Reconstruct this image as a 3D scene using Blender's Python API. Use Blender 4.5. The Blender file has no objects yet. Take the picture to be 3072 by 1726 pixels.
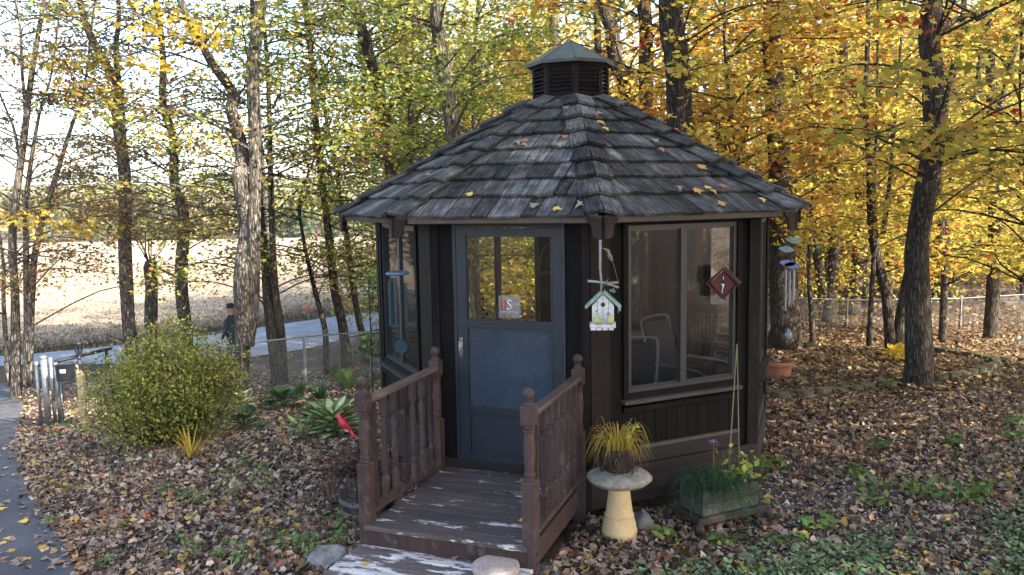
import bpy, math, random
import numpy as np
from mathutils import Vector, Matrix
R = math.radians
rnd = random.Random(7)
rng = np.random.default_rng(11)
S = bpy.context.scene
COL = S.collection

# ------------------------------------------------------------------ camera
CAM = np.array([2.3856, -8.2629, 2.3311]); YAW, PITCH, ROLL, FPX = 0.35544, -0.11302, -0.01811, 2454.68
CX, CY = 1536.0, 863.0
FW = np.array([-math.sin(YAW)*math.cos(PITCH), math.cos(YAW)*math.cos(PITCH), math.sin(PITCH)])
_rt = np.array([math.cos(YAW), math.sin(YAW), 0.0]); _up = np.cross(_rt, FW)
RT = _rt*math.cos(ROLL)+_up*math.sin(ROLL); UP = -_rt*math.sin(ROLL)+_up*math.cos(ROLL)
FH = np.array([-math.sin(YAW), math.cos(YAW), 0.0]); RH = _rt
cd = bpy.data.cameras.new('camera'); cam = bpy.data.objects.new('camera', cd); COL.objects.link(cam)
cam.matrix_world = Matrix(((RT[0], UP[0], -FW[0], CAM[0]), (RT[1], UP[1], -FW[1], CAM[1]), (RT[2], UP[2], -FW[2], CAM[2]), (0, 0, 0, 1)))
cd.sensor_width = 36; cd.lens = 36*FPX/3072; cd.clip_start = 0.05; cd.clip_end = 3000
S.camera = cam

# ------------------------------------------------------------------ world and sun
SUN = Vector((0.80, -0.20, 0.60)).normalized()
w = bpy.data.worlds.new('World'); S.world = w; w.use_nodes = True
nt = w.node_tree; bg = nt.nodes['Background']
sky = nt.nodes.new('ShaderNodeTexSky'); sky.sky_type = 'NISHITA'; sky.sun_disc = False
sky.sun_elevation = math.asin(SUN.z); sky.sun_rotation = math.atan2(SUN.x, SUN.y)
sky.air_density = 1.0; sky.dust_density = 2.5; sky.ozone_density = 1.0
nt.links.new(sky.outputs[0], bg.inputs[0]); bg.inputs[1].default_value = 0.15
sl = bpy.data.lights.new('sun', 'SUN'); so = bpy.data.objects.new('sun', sl); COL.objects.link(so)
sl.energy = 4.2; sl.angle = R(0.55); sl.color = (1.0, 0.93, 0.82)
so.rotation_euler = SUN.to_track_quat('Z', 'Y').to_euler(); so.location = (20, -5, 20)
S.view_settings.view_transform = 'Standard'; S.view_settings.look = 'None'; S.view_settings.gamma = 1
S.view_settings.exposure = 2.4
S.render.engine = 'CYCLES'
S.cycles.use_denoising = True
S.cycles.max_bounces = 7; S.cycles.diffuse_bounces = 3; S.cycles.transmission_bounces = 6
S.cycles.transparent_max_bounces = 12; S.cycles.glossy_bounces = 3
S.cycles.sample_clamp_indirect = 6
S.cycles.volume_bounces = 0
HAZE = 0.0005

# ------------------------------------------------------------------ pixel to place
def ray(u, v):
    return FW+(u-CX)/FPX*RT-(v-CY)/FPX*UP
def at(u, v, D):
    d = ray(u, v); return CAM+d*(D/float(d@FH))
def project(P):
    d = np.asarray(P)-CAM; z = d@FW
    return CX+FPX*(d@RT)/z, CY-FPX*(d@UP)/z, d@FH
AN = np.array([(.65,-3.25,-.25),(-.7,-3.25,-.25),(.3,-4.2,-.27),(1.0,-2.1,-.36),(1.7,-1.2,-.42),(2.4,.3,-.45),(3.8,-1.9,-.38),(6,-4,-.35),(2,-6,-.3),(-3,-7,-.4),
 (-1.3,-2.3,-.42),(-2.7,-3.9,-.47),(-4.6,-2.7,-.62),(-7.9,-.35,-1.0),(-3.2,.2,-.62),(-2.2,3,-.75),(3.8,4.3,-.6),(1.9,4.9,-.62),(1.67,10.35,-1.15),(2.8,16.4,-1.6),(8,13,-1.3),(9,5,-.7),
 (-7.56,4.15,-1.5),(-10.35,2.48,-1.66),(-6.2,1.04,-1.12),(-10.3,11.6,-2.15),(-12,16.2,-2.25),(-5,12,-1.8),(-16,4,-2.1),(-16,-4,-1.5),(-10,-6,-.95),(-20,20,-2.35),
 (4.3,29.8,-1.8),(15,20,-1.5),(-8,30,-2.3),(-30,30,-2.45),(-40,0,-2.4),(-40,60,-2.5),(-15,90,-2.4),(20,60,-1.6),(40,20,-1.2),(30,-20,-.6),(0,-40,-.6),(-40,-40,-1.5),(-120,60,-2.6),(-60,130,-2.4),(60,100,-1.6),(110,0,-1.2)])
def _phi(r): return np.sqrt(r*r+2.2)
_d = np.linalg.norm(AN[:, None, :2]-AN[None, :, :2], axis=2); n_ = len(AN)
_M = np.zeros((n_+1, n_+1)); _M[:n_, :n_] = _phi(_d)+0.25*np.eye(n_)*-1; _M[:n_, n_] = 1; _M[n_, :n_] = 1
_W = np.linalg.solve(_M, np.append(AN[:, 2], 0))
def hgt(x, y):
    x = np.asarray(x, float); y = np.asarray(y, float)
    r = np.sqrt((x[..., None]-AN[:, 0])**2+(y[..., None]-AN[:, 1])**2)
    z = _phi(r)@_W[:n_]+_W[n_]
    far = np.clip((np.hypot(x, y-10)-100)/60, 0, 1)
    return np.clip(z*(1-far)+far*-2.3, -3.0, 0.2)
def gz(x, y): return float(hgt(x, y))
def gp(u, v):
    d = ray(u, v); t = 3.0
    for _ in range(4000):
        p = CAM+d*t
        if p[2] <= gz(p[0], p[1]): return Vector(p)
        t += 0.03 if t < 25 else 0.3
    return Vector(CAM+d*t)
def onground(u, D):
    p = CAM+D*(FH+(u-CX)/FPX*RH); return Vector((p[0], p[1], gz(p[0], p[1])))

# ------------------------------------------------------------------ objects
def tag(o, label=None, cat=None, group=None, kind=None):
    if label: o['label'] = label
    if cat: o['category'] = cat
    if group: o['group'] = group
    if kind: o['kind'] = kind
    return o
def empty(name, loc=(0, 0, 0), rz=0.0, label=None, cat=None, group=None):
    o = bpy.data.objects.new(name, None); COL.objects.link(o); o.location = loc; o.rotation_euler = (0, 0, rz)
    o.empty_display_size = 0.1
    return tag(o, label, cat, group)
def link(name, me, parent=None, mat=None):
    o = bpy.data.objects.new(name, me); COL.objects.link(o)
    if mat and not me.materials: me.materials.append(mat)
    if parent: o.parent = parent
    return o
class MB:
    def __init__(s): s.v = []; s.f = []; s.mi = []; s.cm = 0
    def add(s, vs, fs):
        b = len(s.v); s.v.extend([tuple(map(float, q)) for q in vs])
        for f in fs: s.f.append(tuple(i+b for i in f)); s.mi.append(s.cm)
        return s
    def hexa(s, p): return s.add(p, [(0, 3, 2, 1), (4, 5, 6, 7), (0, 1, 5, 4), (1, 2, 6, 5), (2, 3, 7, 6), (3, 0, 4, 7)])
    def box(s, x0, x1, y0, y1, z0, z1, P=None):
        c = [(x0, y0, z0), (x1, y0, z0), (x1, y1, z0), (x0, y1, z0), (x0, y0, z1), (x1, y0, z1), (x1, y1, z1), (x0, y1, z1)]
        if P: c = [P(*q) for q in c]
        return s.hexa(c)
    def bevbox(s, x0, x1, y0, y1, z0, z1, b=0.004, P=None):
        # a box with its long edges chamfered on the top ring and bottom ring
        r = []
        for z, i in ((z0, b), (z0+b, 0), (z1-b, 0), (z1, b)):
            r.append([(x0+i, y0+i, z), (x1-i, y0+i, z), (x1-i, y1-i, z), (x0+i, y1-i, z)])
        if P: r = [[P(*q) for q in k] for k in r]
        return s.rings(r)
    def rings(s, rs, cap=True):
        n = len(rs[0]); vs = [q for r in rs for q in r]; fs = []
        for i in range(len(rs)-1):
            for j in range(n): fs.append((i*n+j, i*n+(j+1) % n, (i+1)*n+(j+1) % n, (i+1)*n+j))
        if cap: fs.append(tuple(range(n-1, -1, -1))); fs.append(tuple((len(rs)-1)*n+j for j in range(n)))
        return s.add(vs, fs)
    def lathe(s, prof, n=24, c=(0, 0, 0), wob=0.0):
        rs = []
        for r, z in prof:
            rs.append([(c[0]+r*(1+wob*rnd.uniform(-1, 1))*math.cos(2*math.pi*j/n), c[1]+r*math.sin(2*math.pi*j/n), c[2]+z) for j in range(n)])
        return s.rings(rs)
    def square(s, prof, c=(0, 0)):
        return s.rings([[(c[0]-h, c[1]-h, z), (c[0]+h, c[1]-h, z), (c[0]+h, c[1]+h, z), (c[0]-h, c[1]+h, z)] for h, z in prof])
    def tube(s, pts, rad, n=8, cap=True, flat=1.0, jit=0.0):
        pts = [Vector(q) for q in pts]
        if not hasattr(rad, '__len__'): rad = [rad]*len(pts)
        rs = []; ref = None
        for i, q in enumerate(pts):
            t = (pts[min(i+1, len(pts)-1)]-pts[max(i-1, 0)])
            t = t.normalized() if t.length > 1e-9 else Vector((0, 0, 1))
            if ref is None: ref = Vector((1, 0, 0)) if abs(t.x) < .8 else Vector((0, 1, 0))
            a = ref-t*ref.dot(t); a.normalize(); b = t.cross(a); ref = a
            rs.append([q+(a*math.cos(2*math.pi*j/n)+b*math.sin(2*math.pi*j/n)*flat)*rad[i]*(1+jit*rnd.uniform(-1, 1)) for j in range(n)])
        return s.rings(rs, cap)
    def prism(s, poly, z0, z1, P=None):
        a = [(x, y, z0) for x, y in poly]; b = [(x, y, z1) for x, y in poly]
        if P: a = [P(*q) for q in a]; b = [P(*q) for q in b]
        return s.rings([a, b])
    def blade(s, pts, wid, side):
        side = Vector(side).normalized(); n = len(pts); vs = []
        for p, w_ in zip(pts, wid):
            p = Vector(p); vs += [p-side*w_, p+side*w_]
        return s.add(vs, [(2*i, 2*i+1, 2*i+3, 2*i+2) for i in range(n-1)])
    def mesh(s, name, mats, smooth=False):
        me = bpy.data.meshes.new(name); me.from_pydata(s.v, [], s.f)
        for m in (mats if isinstance(mats, (list, tuple)) else [mats]): me.materials.append(m)
        if any(s.mi): me.polygons.foreach_set('material_index', s.mi)
        if smooth: me.polygons.foreach_set('use_smooth', [True]*len(me.polygons))
        me.update()
        return me
    def build(s, name, mats, parent=None, smooth=False):
        return link(name, s.mesh(name, mats, smooth), parent)
def catmull(P, k=4):
    P = [Vector(p) for p in P]; out = []
    for i in range(len(P)-1):
        a, b, c, d = P[max(i-1, 0)], P[i], P[i+1], P[min(i+2, len(P)-1)]
        for j in range(k):
            t = j/k
            out.append(0.5*((2*b)+(c-a)*t+(2*a-5*b+4*c-d)*t*t+(3*b-a-3*c+d)*t**3))
    out.append(P[-1]); return out
def lerp(a, b, t): return a+(b-a)*t

# ------------------------------------------------------------------ materials
class NG:
    def __init__(s, name):
        s.m = bpy.data.materials.new(name); s.m.use_nodes = True; s.t = s.m.node_tree
        s.b = s.t.nodes['Principled BSDF']; s.out = s.t.nodes['Material Output']
    def n(s, typ, **kw):
        o = s.t.nodes.new('ShaderNode'+typ)
        for k, v in kw.items(): setattr(o, k, v)
        return o
    def l(s, a, b): s.t.links.new(a, b)
    def coord(s, kind='Object', scale=(1, 1, 1)):
        if kind == 'Position': src = s.n('NewGeometry').outputs['Position']
        else: src = s.n('TexCoord').outputs[kind]
        mp = s.n('Mapping'); mp.inputs['Scale'].default_value = scale; s.l(src, mp.inputs[0]); return mp.outputs[0]
    def noise(s, co, sc, det=4, rough=.6):
        o = s.n('TexNoise'); o.inputs['Scale'].default_value = sc; o.inputs['Detail'].default_value = det; o.inputs['Roughness'].default_value = rough
        if co is not None: s.l(co, o.inputs['Vector'])
        return o.outputs['Fac']
    def ramp(s, fac, stops, interp='LINEAR'):
        o = s.n('ValToRGB'); o.color_ramp.interpolation = interp; el = o.color_ramp.elements
        while len(el) < len(stops): el.new(.5)
        for e, (p, c) in zip(el, stops):
            e.position = p; e.color = (c[0], c[1], c[2], 1) if hasattr(c, '__len__') else (c, c, c, 1)
        s.l(fac, o.inputs[0]); return o.outputs[0]
    def mix(s, fac, a, b, mode='MIX'):
        o = s.n('Mix', data_type='RGBA', blend_type=mode)
        for v, i in ((fac, 0), (a, 6), (b, 7)):
            if hasattr(v, 'is_output'): s.l(v, o.inputs[i])
            elif i == 0: o.inputs[0].default_value = v
            else: o.inputs[i].default_value = (*v[:3], 1)
        return o.outputs[2]
    def math(s, op, a, b=0.0):
        o = s.n('Math', operation=op)
        for v, i in ((a, 0), (b, 1)):
            if hasattr(v, 'is_output'): s.l(v, o.inputs[i])
            else: o.inputs[i].default_value = v
        return o.outputs[0]
    def bump(s, h, strength=.4, dist=.01):
        o = s.n('Bump'); o.inputs['Strength'].default_value = strength; o.inputs['Distance'].default_value = dist
        s.l(h, o.inputs['Height']); s.l(o.outputs[0], s.b.inputs['Normal']); return o.outputs[0]
    def col(s, c, rough=.7, spec=.3, metal=0.0):
        if hasattr(c, 'is_output'): s.l(c, s.b.inputs['Base Color'])
        else: s.b.inputs['Base Color'].default_value = (*c, 1)
        s.b.inputs['Roughness'].default_value = rough; s.b.inputs['Specular IOR Level'].default_value = spec; s.b.inputs['Metallic'].default_value = metal
        return s.m
def m_mottle(name, c1, c2, sc=6, rough=.75, bump=.25, spec=.3, metal=0.0, scale=(1, 1, 1), fine=60, kind='Object', bd=.006):
    g = NG(name); co = g.coord(kind, scale)
    f = g.math('ADD', g.math('MULTIPLY', g.noise(co, sc, 5), .7), g.math('MULTIPLY', g.noise(co, fine, 3), .3))
    rd = g.n('ObjectInfo').outputs['Random']
    c = g.ramp(g.math('ADD', f, g.math('MULTIPLY', g.math('SUBTRACT', rd, .5), .16)), [(.3, c1), (.7, c2)])
    if bump: g.bump(g.noise(co, fine, 4), bump, bd)
    return g.col(c, rough, spec, metal)
def m_wood(name, c1, c2, axis=2, rough=.75, peel=None, bump=.5, spec=.25, kind='Object', tone=.35, stain=None):
    g = NG(name); sc = [26, 26, 26]; sc[axis] = 1.1
    rd = g.n('ObjectInfo').outputs['Random']
    if kind == 'Position': co = g.coord('Position', sc)
    else:
        tc = g.n('TexCoord').outputs['Object']; ad = g.n('VectorMath', operation='ADD'); g.l(tc, ad.inputs[0])
        cb = g.n('CombineXYZ')
        for i in range(3): g.l(g.math('MULTIPLY', rd, 17.3+i*9), cb.inputs[i])
        g.l(cb.outputs[0], ad.inputs[1]); mp = g.n('Mapping'); mp.inputs['Scale'].default_value = sc; g.l(ad.outputs[0], mp.inputs[0]); co = mp.outputs[0]
    gr = g.noise(co, 1.6, 6, .7)
    bl = g.noise(g.coord('Position', (1, 1, 1)), 5, 3)
    f = g.math('ADD', g.math('ADD', g.math('MULTIPLY', gr, .75), g.math('MULTIPLY', bl, .3)), g.math('MULTIPLY', g.math('SUBTRACT', rd, .55), tone))
    c = g.ramp(f, [(.28, c1), (.72, c2)])
    if stain:
        st = g.ramp(g.noise(g.coord('Position', (1, 1, .6)), 9, 5, .7), [(.56, 0), (.66, 1)]); c = g.mix(g.math('MULTIPLY', st, .55), c, stain)
    h = gr
    if peel:
        ps = [9, 9, 9]; ps[axis] = 2.2
        pn = g.noise(g.coord('Position', ps), 1.0, 7, .72)
        lo = peel[1]
        pm = g.ramp(pn, [(lo, 0), (lo+.025, 1)])
        pc = g.ramp(g.noise(g.coord('Position', (3, 60, 60)), 1.0, 5), [(.35, (.30, .27, .26)), (.6, peel[0])])
        c = g.mix(pm, c, pc); h = g.math('SUBTRACT', gr, g.math('MULTIPLY', pm, .6))
    g.bump(h, bump, .006)
    return g.col(c, rough, spec)
def m_leaf(name, stops, trans=.45, clump=1.3, rough=.55, cscale=.55, stuffy=.75):
    g = NG(name)
    ge = g.n('NewGeometry'); isl = ge.outputs['Random Per Island']
    nz = g.noise(g.coord('Position', (1, 1, 1.5)), cscale, 2)
    f = g.math('ADD', g.math('MULTIPLY', g.math('SUBTRACT', isl, .5), stuffy), g.math('ADD', g.math('MULTIPLY', g.math('SUBTRACT', nz, .5), clump), .5))
    c = g.ramp(f, stops)
    v = g.math('ADD', g.math('MULTIPLY', g.math('FRACT', g.math('MULTIPLY', isl, 37.7)), .55), .7)
    hs = g.n('HueSaturation'); g.l(c, hs.inputs['Color']); g.l(v, hs.inputs['Value']); c = hs.outputs[0]
    g.col(c, rough, .25)
    if trans:
        tr = g.n('BsdfTranslucent'); g.l(c, tr.inputs[0]); mx = g.n('MixShader'); mx.inputs[0].default_value = trans
        g.l(g.b.outputs[0], mx.inputs[1]); g.l(tr.outputs[0], mx.inputs[2]); g.l(mx.outputs[0], g.out.inputs[0])
    return g.m
def m_flat(name, c, rough=.5, spec=.4, metal=0.0, var=.0): return NG(name).col(c, rough, spec, metal) if not var else m_mottle(name, tuple(x*(1-var) for x in c), tuple(min(1, x*(1+var)) for x in c), 8, rough, .1, spec, metal)
def m_glass(name, tint=(.8, .85, .85), haze=0.0, hazec=(.2, .2, .2), gloss=1.0):
    g = NG(name); t = g.n('BsdfTransparent'); t.inputs[0].default_value = (*tint, 1)
    gl = g.n('BsdfGlossy'); gl.inputs['Roughness'].default_value = .03
    lw = g.n('Fresnel'); lw.inputs[0].default_value = 1.5
    mx = g.n('MixShader'); g.l(g.math('MULTIPLY', lw.outputs[0], gloss), mx.inputs[0]); g.l(t.outputs[0], mx.inputs[1]); g.l(gl.outputs[0], mx.inputs[2])
    last = mx.outputs[0]
    if haze:
        d = g.n('BsdfDiffuse'); nz = g.noise(g.coord('Object', (1, 1, 1)), 5, 5)
        g.l(g.ramp(nz, [(.3, tuple(x*.88 for x in hazec)), (.7, tuple(x*1.1 for x in hazec))]), d.inputs[0])
        m2 = g.n('MixShader'); m2.inputs[0].default_value = haze; g.l(last, m2.inputs[1]); g.l(d.outputs[0], m2.inputs[2]); last = m2.outputs[0]
    g.l(last, g.out.inputs[0]); return g.m

def m_shingle():
    g = NG('weathered_shingle'); rd = g.n('ObjectInfo').outputs['Random']
    tc = g.n('TexCoord').outputs['Object']; mp = g.n('Mapping'); mp.inputs['Scale'].default_value = (48, 2.2, 20); g.l(tc, mp.inputs[0])
    ad = g.n('VectorMath', operation='ADD'); g.l(mp.outputs[0], ad.inputs[0]); cb = g.n('CombineXYZ'); g.l(g.math('MULTIPLY', rd, 91.), cb.inputs[0]); g.l(g.math('MULTIPLY', rd, 47.), cb.inputs[1]); g.l(cb.outputs[0], ad.inputs[1])
    gr = g.noise(ad.outputs[0], 1.0, 6, .75)
    bl = g.noise(g.coord('Position'), 7, 4)
    f = g.math('ADD', g.math('ADD', g.math('MULTIPLY', gr, .9), g.math('MULTIPLY', g.math('SUBTRACT', bl, .5), .5)), g.math('MULTIPLY', g.math('SUBTRACT', rd, .5), .24))
    c = g.ramp(f, [(.26, (.009, .0088, .0083)), (.5, (.060, .057, .053)), (.78, (.25, .238, .22))])
    li = g.ramp(g.noise(g.coord('Position'), 38, 3, .6), [(.66, 0), (.70, 1)])
    c = g.mix(g.math('MULTIPLY', li, .5), c, (.28, .29, .26))
    mo = g.ramp(g.noise(g.coord('Position'), 3.1, 4), [(.60, 0), (.70, .6)]); c = g.mix(mo, c, (.035, .045, .018))
    g.bump(gr, .9, .008); return g.col(c, .85, .15)
SHINGLE = m_shingle()
WALL = m_wood('dark_stained_wood', (.0010, .0008, .0007), (.0050, .0036, .0029), 2, .65, spec=.12)
POSTW = m_wood('brown_corner_wood', (.003, .002, .0016), (.015, .0098, .0075), 2, .65, stain=(.03, .021, .017), spec=.12)
TRIM = m_wood('grey_weathered_trim', (.02, .0175, .0155), (.075, .066, .059), 0, .8, spec=.12)
FASC = m_wood('pale_fascia', (.045, .038, .032), (.15, .13, .11), 0, .8)
PORCH = m_wood('maroon_brown_paint', (.022, .0125, .011), (.063, .038, .034), 2, .6, bump=.3, stain=(.12, .088, .076))
BRK = m_wood('bracket_wood', (.018, .012, .011), (.05, .034, .03), 2, .7, spec=.12)
RAILW = m_wood('worn_rail_wood', (.05, .032, .026), (.17, .125, .10), 1, .7)
SKIRTM = m_wood('skirt_paint', (.008, .0055, .0055), (.023, .0155, .0155), 0, .65, bump=.3)
DECK = m_wood('deck_paint', (.034, .025, .0235), (.092, .071, .066), 0, .7, peel=((.55, .50, .46), .582), tone=.18)
STEPM = m_wood('step_paint', (.05, .038, .034), (.14, .11, .10), 0, .7, peel=((.66, .62, .57), .50), tone=.18)
DOORM = m_mottle('slate_blue_paint', (.009, .0138, .021), (.0135, .0195, .0285), 3, .42, .05, .45)
ALU = m_mottle('grey_aluminium', (.007, .009, .011), (.014, .017, .0205), 5, .45, .05, .5)
DARK = m_flat('black_iron', (.012, .012, .013), .5)
INNER = m_wood('interior_wood', (.0045, .0032, .0025), (.015, .0105, .008), 2, .7)
GLASS = m_glass('window_glass', (.93, .94, .93), 0, (.2, .2, .2), .4)
SCREEN = m_glass('insect_screen', (.78, .80, .83), .04, (.03, .036, .045), .35)
SCREEN2 = m_glass('door_screen_sheen', (.30, .33, .36), .60, (.055, .074, .10), 1.4)  # bluish screen; its pale diffuse tint also imitates light reflected in the pane
SCREEN3 = m_glass('grazing_view_screen', (.22, .22, .22), .45, (.035, .034, .033), .25)  # dimmer, hazier colour stands in for mesh closing up at a grazing view
COPPER = m_mottle('green_grey_metal', (.035, .045, .038), (.09, .10, .085), 9, .6, .15, .4, .15)
def m_bark(name, c1, c2, c3, sc=1.0, moss=.3):
    g = NG(name); co = g.coord('Position', (9*sc, 9*sc, 1.3*sc))
    v = g.n('TexVoronoi', feature='DISTANCE_TO_EDGE'); v.inputs['Scale'].default_value = 2.4
    n0 = g.n('TexNoise'); n0.inputs['Scale'].default_value = 1.5; g.l(co, n0.inputs['Vector'])
    ad = g.n('VectorMath', operation='ADD'); g.l(co, ad.inputs[0]); g.l(n0.outputs['Color'], ad.inputs[1]); g.l(ad.outputs[0], v.inputs['Vector'])
    fine = g.noise(g.coord('Position', (30*sc, 30*sc, 5*sc)), 1.5, 6, .7)
    h = g.math('ADD', g.math('MULTIPLY', g.ramp(v.outputs['Distance'], [(0, 0), (.28, 1)]), .65), g.math('MULTIPLY', fine, .5))
    c = g.ramp(h, [(.15, c1), (.55, c2), (.95, c3)])
    pt = g.ramp(g.noise(g.coord('Position', (1, 1, .5)), 2.4, 5, .65), [(.55, 0), (.72, 1)])
    c = g.mix(g.math('MULTIPLY', pt, .45), c, tuple(x*1.7 for x in c3))
    c = g.mix(g.math('MULTIPLY', g.ramp(g.noise(g.coord('Position'), 1.7, 4), [(.5, 0), (.7, 1)]), moss), c, (.05, .055, .03))
    g.bump(h, 1.0, .035); return g.col(c, .9, .1)
BARK = m_bark('grey_bark', (.022, .018, .014), (.10, .084, .068), (.23, .20, .168))
BARKD = m_bark('dark_furrowed_bark', (.012, .0095, .0075), (.05, .039, .03), (.115, .092, .072), 1.25, .2)
BARKF = m_mottle('far_bark', (.016, .0125, .0095), (.075, .06, .047), 3, .9, .6, .1, 0, (3, 3, .4), 14, 'Position', .03)
Y = (.56, .41, .055); YD = (.50, .30, .03); OR = (.48, .16, .02); RD = (.34, .06, .02); GR = (.16, .22, .025); GD = (.07, .12, .018); YG = (.34, .33, .03); RU = (.22, .10, .035); BR = (.20, .115, .05)
LY = m_leaf('yellow_maple_leaf', [(.0, (.15, .19, .03)), (.2, (.33, .31, .045)), (.38, (.50, .39, .06)), (.66, (.55, .41, .075)), (.84, (.46, .28, .04)), (.95, (.42, .16, .03)), (1, RD)], .5, 1.9)
LYB = m_leaf('bright_yellow_leaf', [(0, (.35, .34, .04)), (.4, (.60, .46, .06)), (1, (.62, .38, .04))], .5)
LO = m_leaf('orange_maple_leaf', [(0, YG), (.2, (.50, .36, .05)), (.5, (.50, .28, .035)), (.75, (.46, .19, .025)), (1, (.36, .07, .02))], .5)
LG = m_leaf('green_gold_leaf', [(0, (.09, .14, .03)), (.36, (.19, .25, .045)), (.62, (.35, .36, .065)), (.82, (.52, .42, .085)), (.94, (.48, .30, .07)), (1, (.40, .16, .05))], .55)
LR = m_leaf('rusty_leaf', [(0, (.13, .15, .04)), (.25, (.19, .17, .05)), (.48, (.25, .165, .06)), (.68, (.25, .125, .055)), (.84, (.34, .18, .06)), (1, (.44, .28, .06))], .5)
LM = m_leaf('mixed_autumn_leaf', [(0, (.10, .14, .03)), (.25, (.19, .23, .045)), (.5, (.34, .32, .065)), (.68, (.50, .38, .08)), (.82, (.42, .24, .065)), (.94, (.32, .14, .05)), (1, (.28, .07, .035))], .55)
LBUSH = m_leaf('bush_leaf', [(0, (.07, .095, .02)), (.35, (.17, .19, .035)), (.65, (.34, .335, .06)), (.9, (.44, .37, .07)), (1, (.38, .22, .06))], .4, 1.2, cscale=2.2)
LLIT = m_leaf('fallen_leaf_litter', [(0, (.035, .022, .016)), (.20, (.095, .06, .042)), (.42, (.19, .125, .083)), (.62, (.33, .235, .168)), (.80, (.50, .385, .29)), (.90, (.30, .155, .06)), (.96, (.50, .33, .06)), (1, (.30, .07, .035))], .12, .5, cscale=.8, stuffy=1.0)
LLIT2 = m_leaf('shade_toned_russet_litter', [(0, (.03, .019, .012)), (.3, (.07, .042, .022)), (.55, (.125, .076, .036)), (.78, (.21, .13, .058)), (.92, (.30, .20, .07)), (1, (.28, .21, .14))], .12, .5, cscale=.5, stuffy=1.0)  # russet leaves, palette darkened to stand in for canopy shade on the ground
LCOV = m_leaf('ground_cover_leaf', [(0, (.06, .11, .045)), (.4, (.135, .22, .085)), (.75, (.21, .31, .115)), (1, (.32, .40, .15))], .25, .8, cscale=1.5)
LWEED = m_leaf('weed_leaf', [(0, (.05, .10, .03)), (.5, (.10, .17, .04)), (1, (.2, .26, .06))], .3, .8, cscale=2)
LDEAD = m_leaf('dead_plant', [(0, (.03, .018, .012)), (.5, (.08, .045, .03)), (1, (.15, .09, .06))], .15, .8, cscale=4)
LBLADE = m_leaf('yellowing_grass_blade', [(0, (.12, .16, .03)), (.3, (.36, .30, .05)), (.65, (.58, .36, .04)), (1, (.42, .17, .04))], .35, .5, cscale=4)
LFERN = m_leaf('dark_fern', [(0, (.015, .045, .02)), (.6, (.035, .085, .035)), (1, (.07, .13, .045))], .3, .8, cscale=6)
LLIME = m_leaf('lime_leaf', [(0, (.20, .27, .05)), (.5, (.38, .40, .08)), (1, (.52, .46, .10))], .35, .6, cscale=6)
HG = m_leaf('hosta_green', [(0, (.06, .12, .03)), (1, (.14, .22, .06))], .3, .6, cscale=3)
HC = m_leaf('hosta_cream', [(0, (.50, .50, .22)), (1, (.68, .64, .34))], .3, .6, cscale=3)
HD = m_leaf('hosta_dark', [(0, (.025, .06, .022)), (1, (.06, .12, .04))], .25, .6, cscale=3)
METAL = m_mottle('galvanised_steel', (.16, .16, .165), (.32, .32, .32), 12, .42, .1, .5, .6)

# ------------------------------------------------------------------ leaves in bulk
MAPLE = np.array([(0, 0), (.26, -.05), (.22, .12), (.56, .36), (.27, .40), (.20, .56), (0, 1), (-.20, .56), (-.27, .40), (-.56, .36), (-.22, .12), (-.26, -.05)], float)
MAPLE8 = np.array([(0, 0), (.34, .02), (.50, .42), (.19, .50), (0, 1), (-.19, .50), (-.50, .42), (-.34, .02)], float)
KITE = np.array([(0, 0), (.42, .42), (0, 1), (-.42, .42)], float)
OVAL = np.array([(0, 0), (.2, .22), (.26, .52), (0, 1), (-.26, .52), (-.2, .22)], float)
def leaf_mesh(name, pos, size, shape, mat, tilt=.5, curl=.25, seed=1, droop=0.0, up=None):
    r = np.random.default_rng(seed); N = len(pos); k = len(shape)
    T = np.zeros((k, 3)); T[:, :2] = shape; T[:, 1] -= .45
    cu = r.normal(0, curl, (N, 1)); cy = r.normal(curl*.3, curl, (N, 1))
    L = np.repeat(T[None], N, 0); L[:, :, 2] = cu*(T[:, 0]**2)[None]*2.2+cy*(T[:, 1]**2)[None]*1.4
    L *= np.asarray(size).reshape(-1, 1, 1) if hasattr(size, '__len__') else size
    a = r.uniform(0, 2*np.pi, N); p = r.normal(-droop, tilt, N); q = r.normal(0, tilt, N)
    ca, sa, cp, sp, cq, sq = np.cos(a), np.sin(a), np.cos(p), np.sin(p), np.cos(q), np.sin(q)
    x, y, z = L[..., 0], L[..., 1], L[..., 2]
    x, z = x*cq[:, None]+z*sq[:, None], -x*sq[:, None]+z*cq[:, None]
    y, z = y*cp[:, None]-z*sp[:, None], y*sp[:, None]+z*cp[:, None]
    x, y = x*ca[:, None]-y*sa[:, None], x*sa[:, None]+y*ca[:, None]
    V = np.stack([x, y, z], -1)+np.asarray(pos)[:, None, :]
    return raw_mesh(name, V.reshape(-1, 3), k, mat)
def raw_mesh(name, V, k, mat):
    N = len(V)//k; me = bpy.data.meshes.new(name)
    me.vertices.add(N*k); me.vertices.foreach_set('co', V.astype(np.float32).ravel())
    me.loops.add(N*k); me.loops.foreach_set('vertex_index', np.arange(N*k, dtype=np.int32))
    me.polygons.add(N); me.polygons.foreach_set('loop_start', np.arange(0, N*k, k, dtype=np.int32))
    me.update(calc_edges=True); me.validate(); me.materials.append(mat); return me
def in_front_of_gazebo(P, near=10.6):
    u, v, D = project(P)
    return ((D < near) & (u > 880) & (u < 2460) & (v > 40)) | ((D < 7.5) & (u > -200) & (u < 3300) & (D > 0)) | ((D < 11) & (D > 0) & (u > -200) & (u < 3300) & (v > 760))

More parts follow.
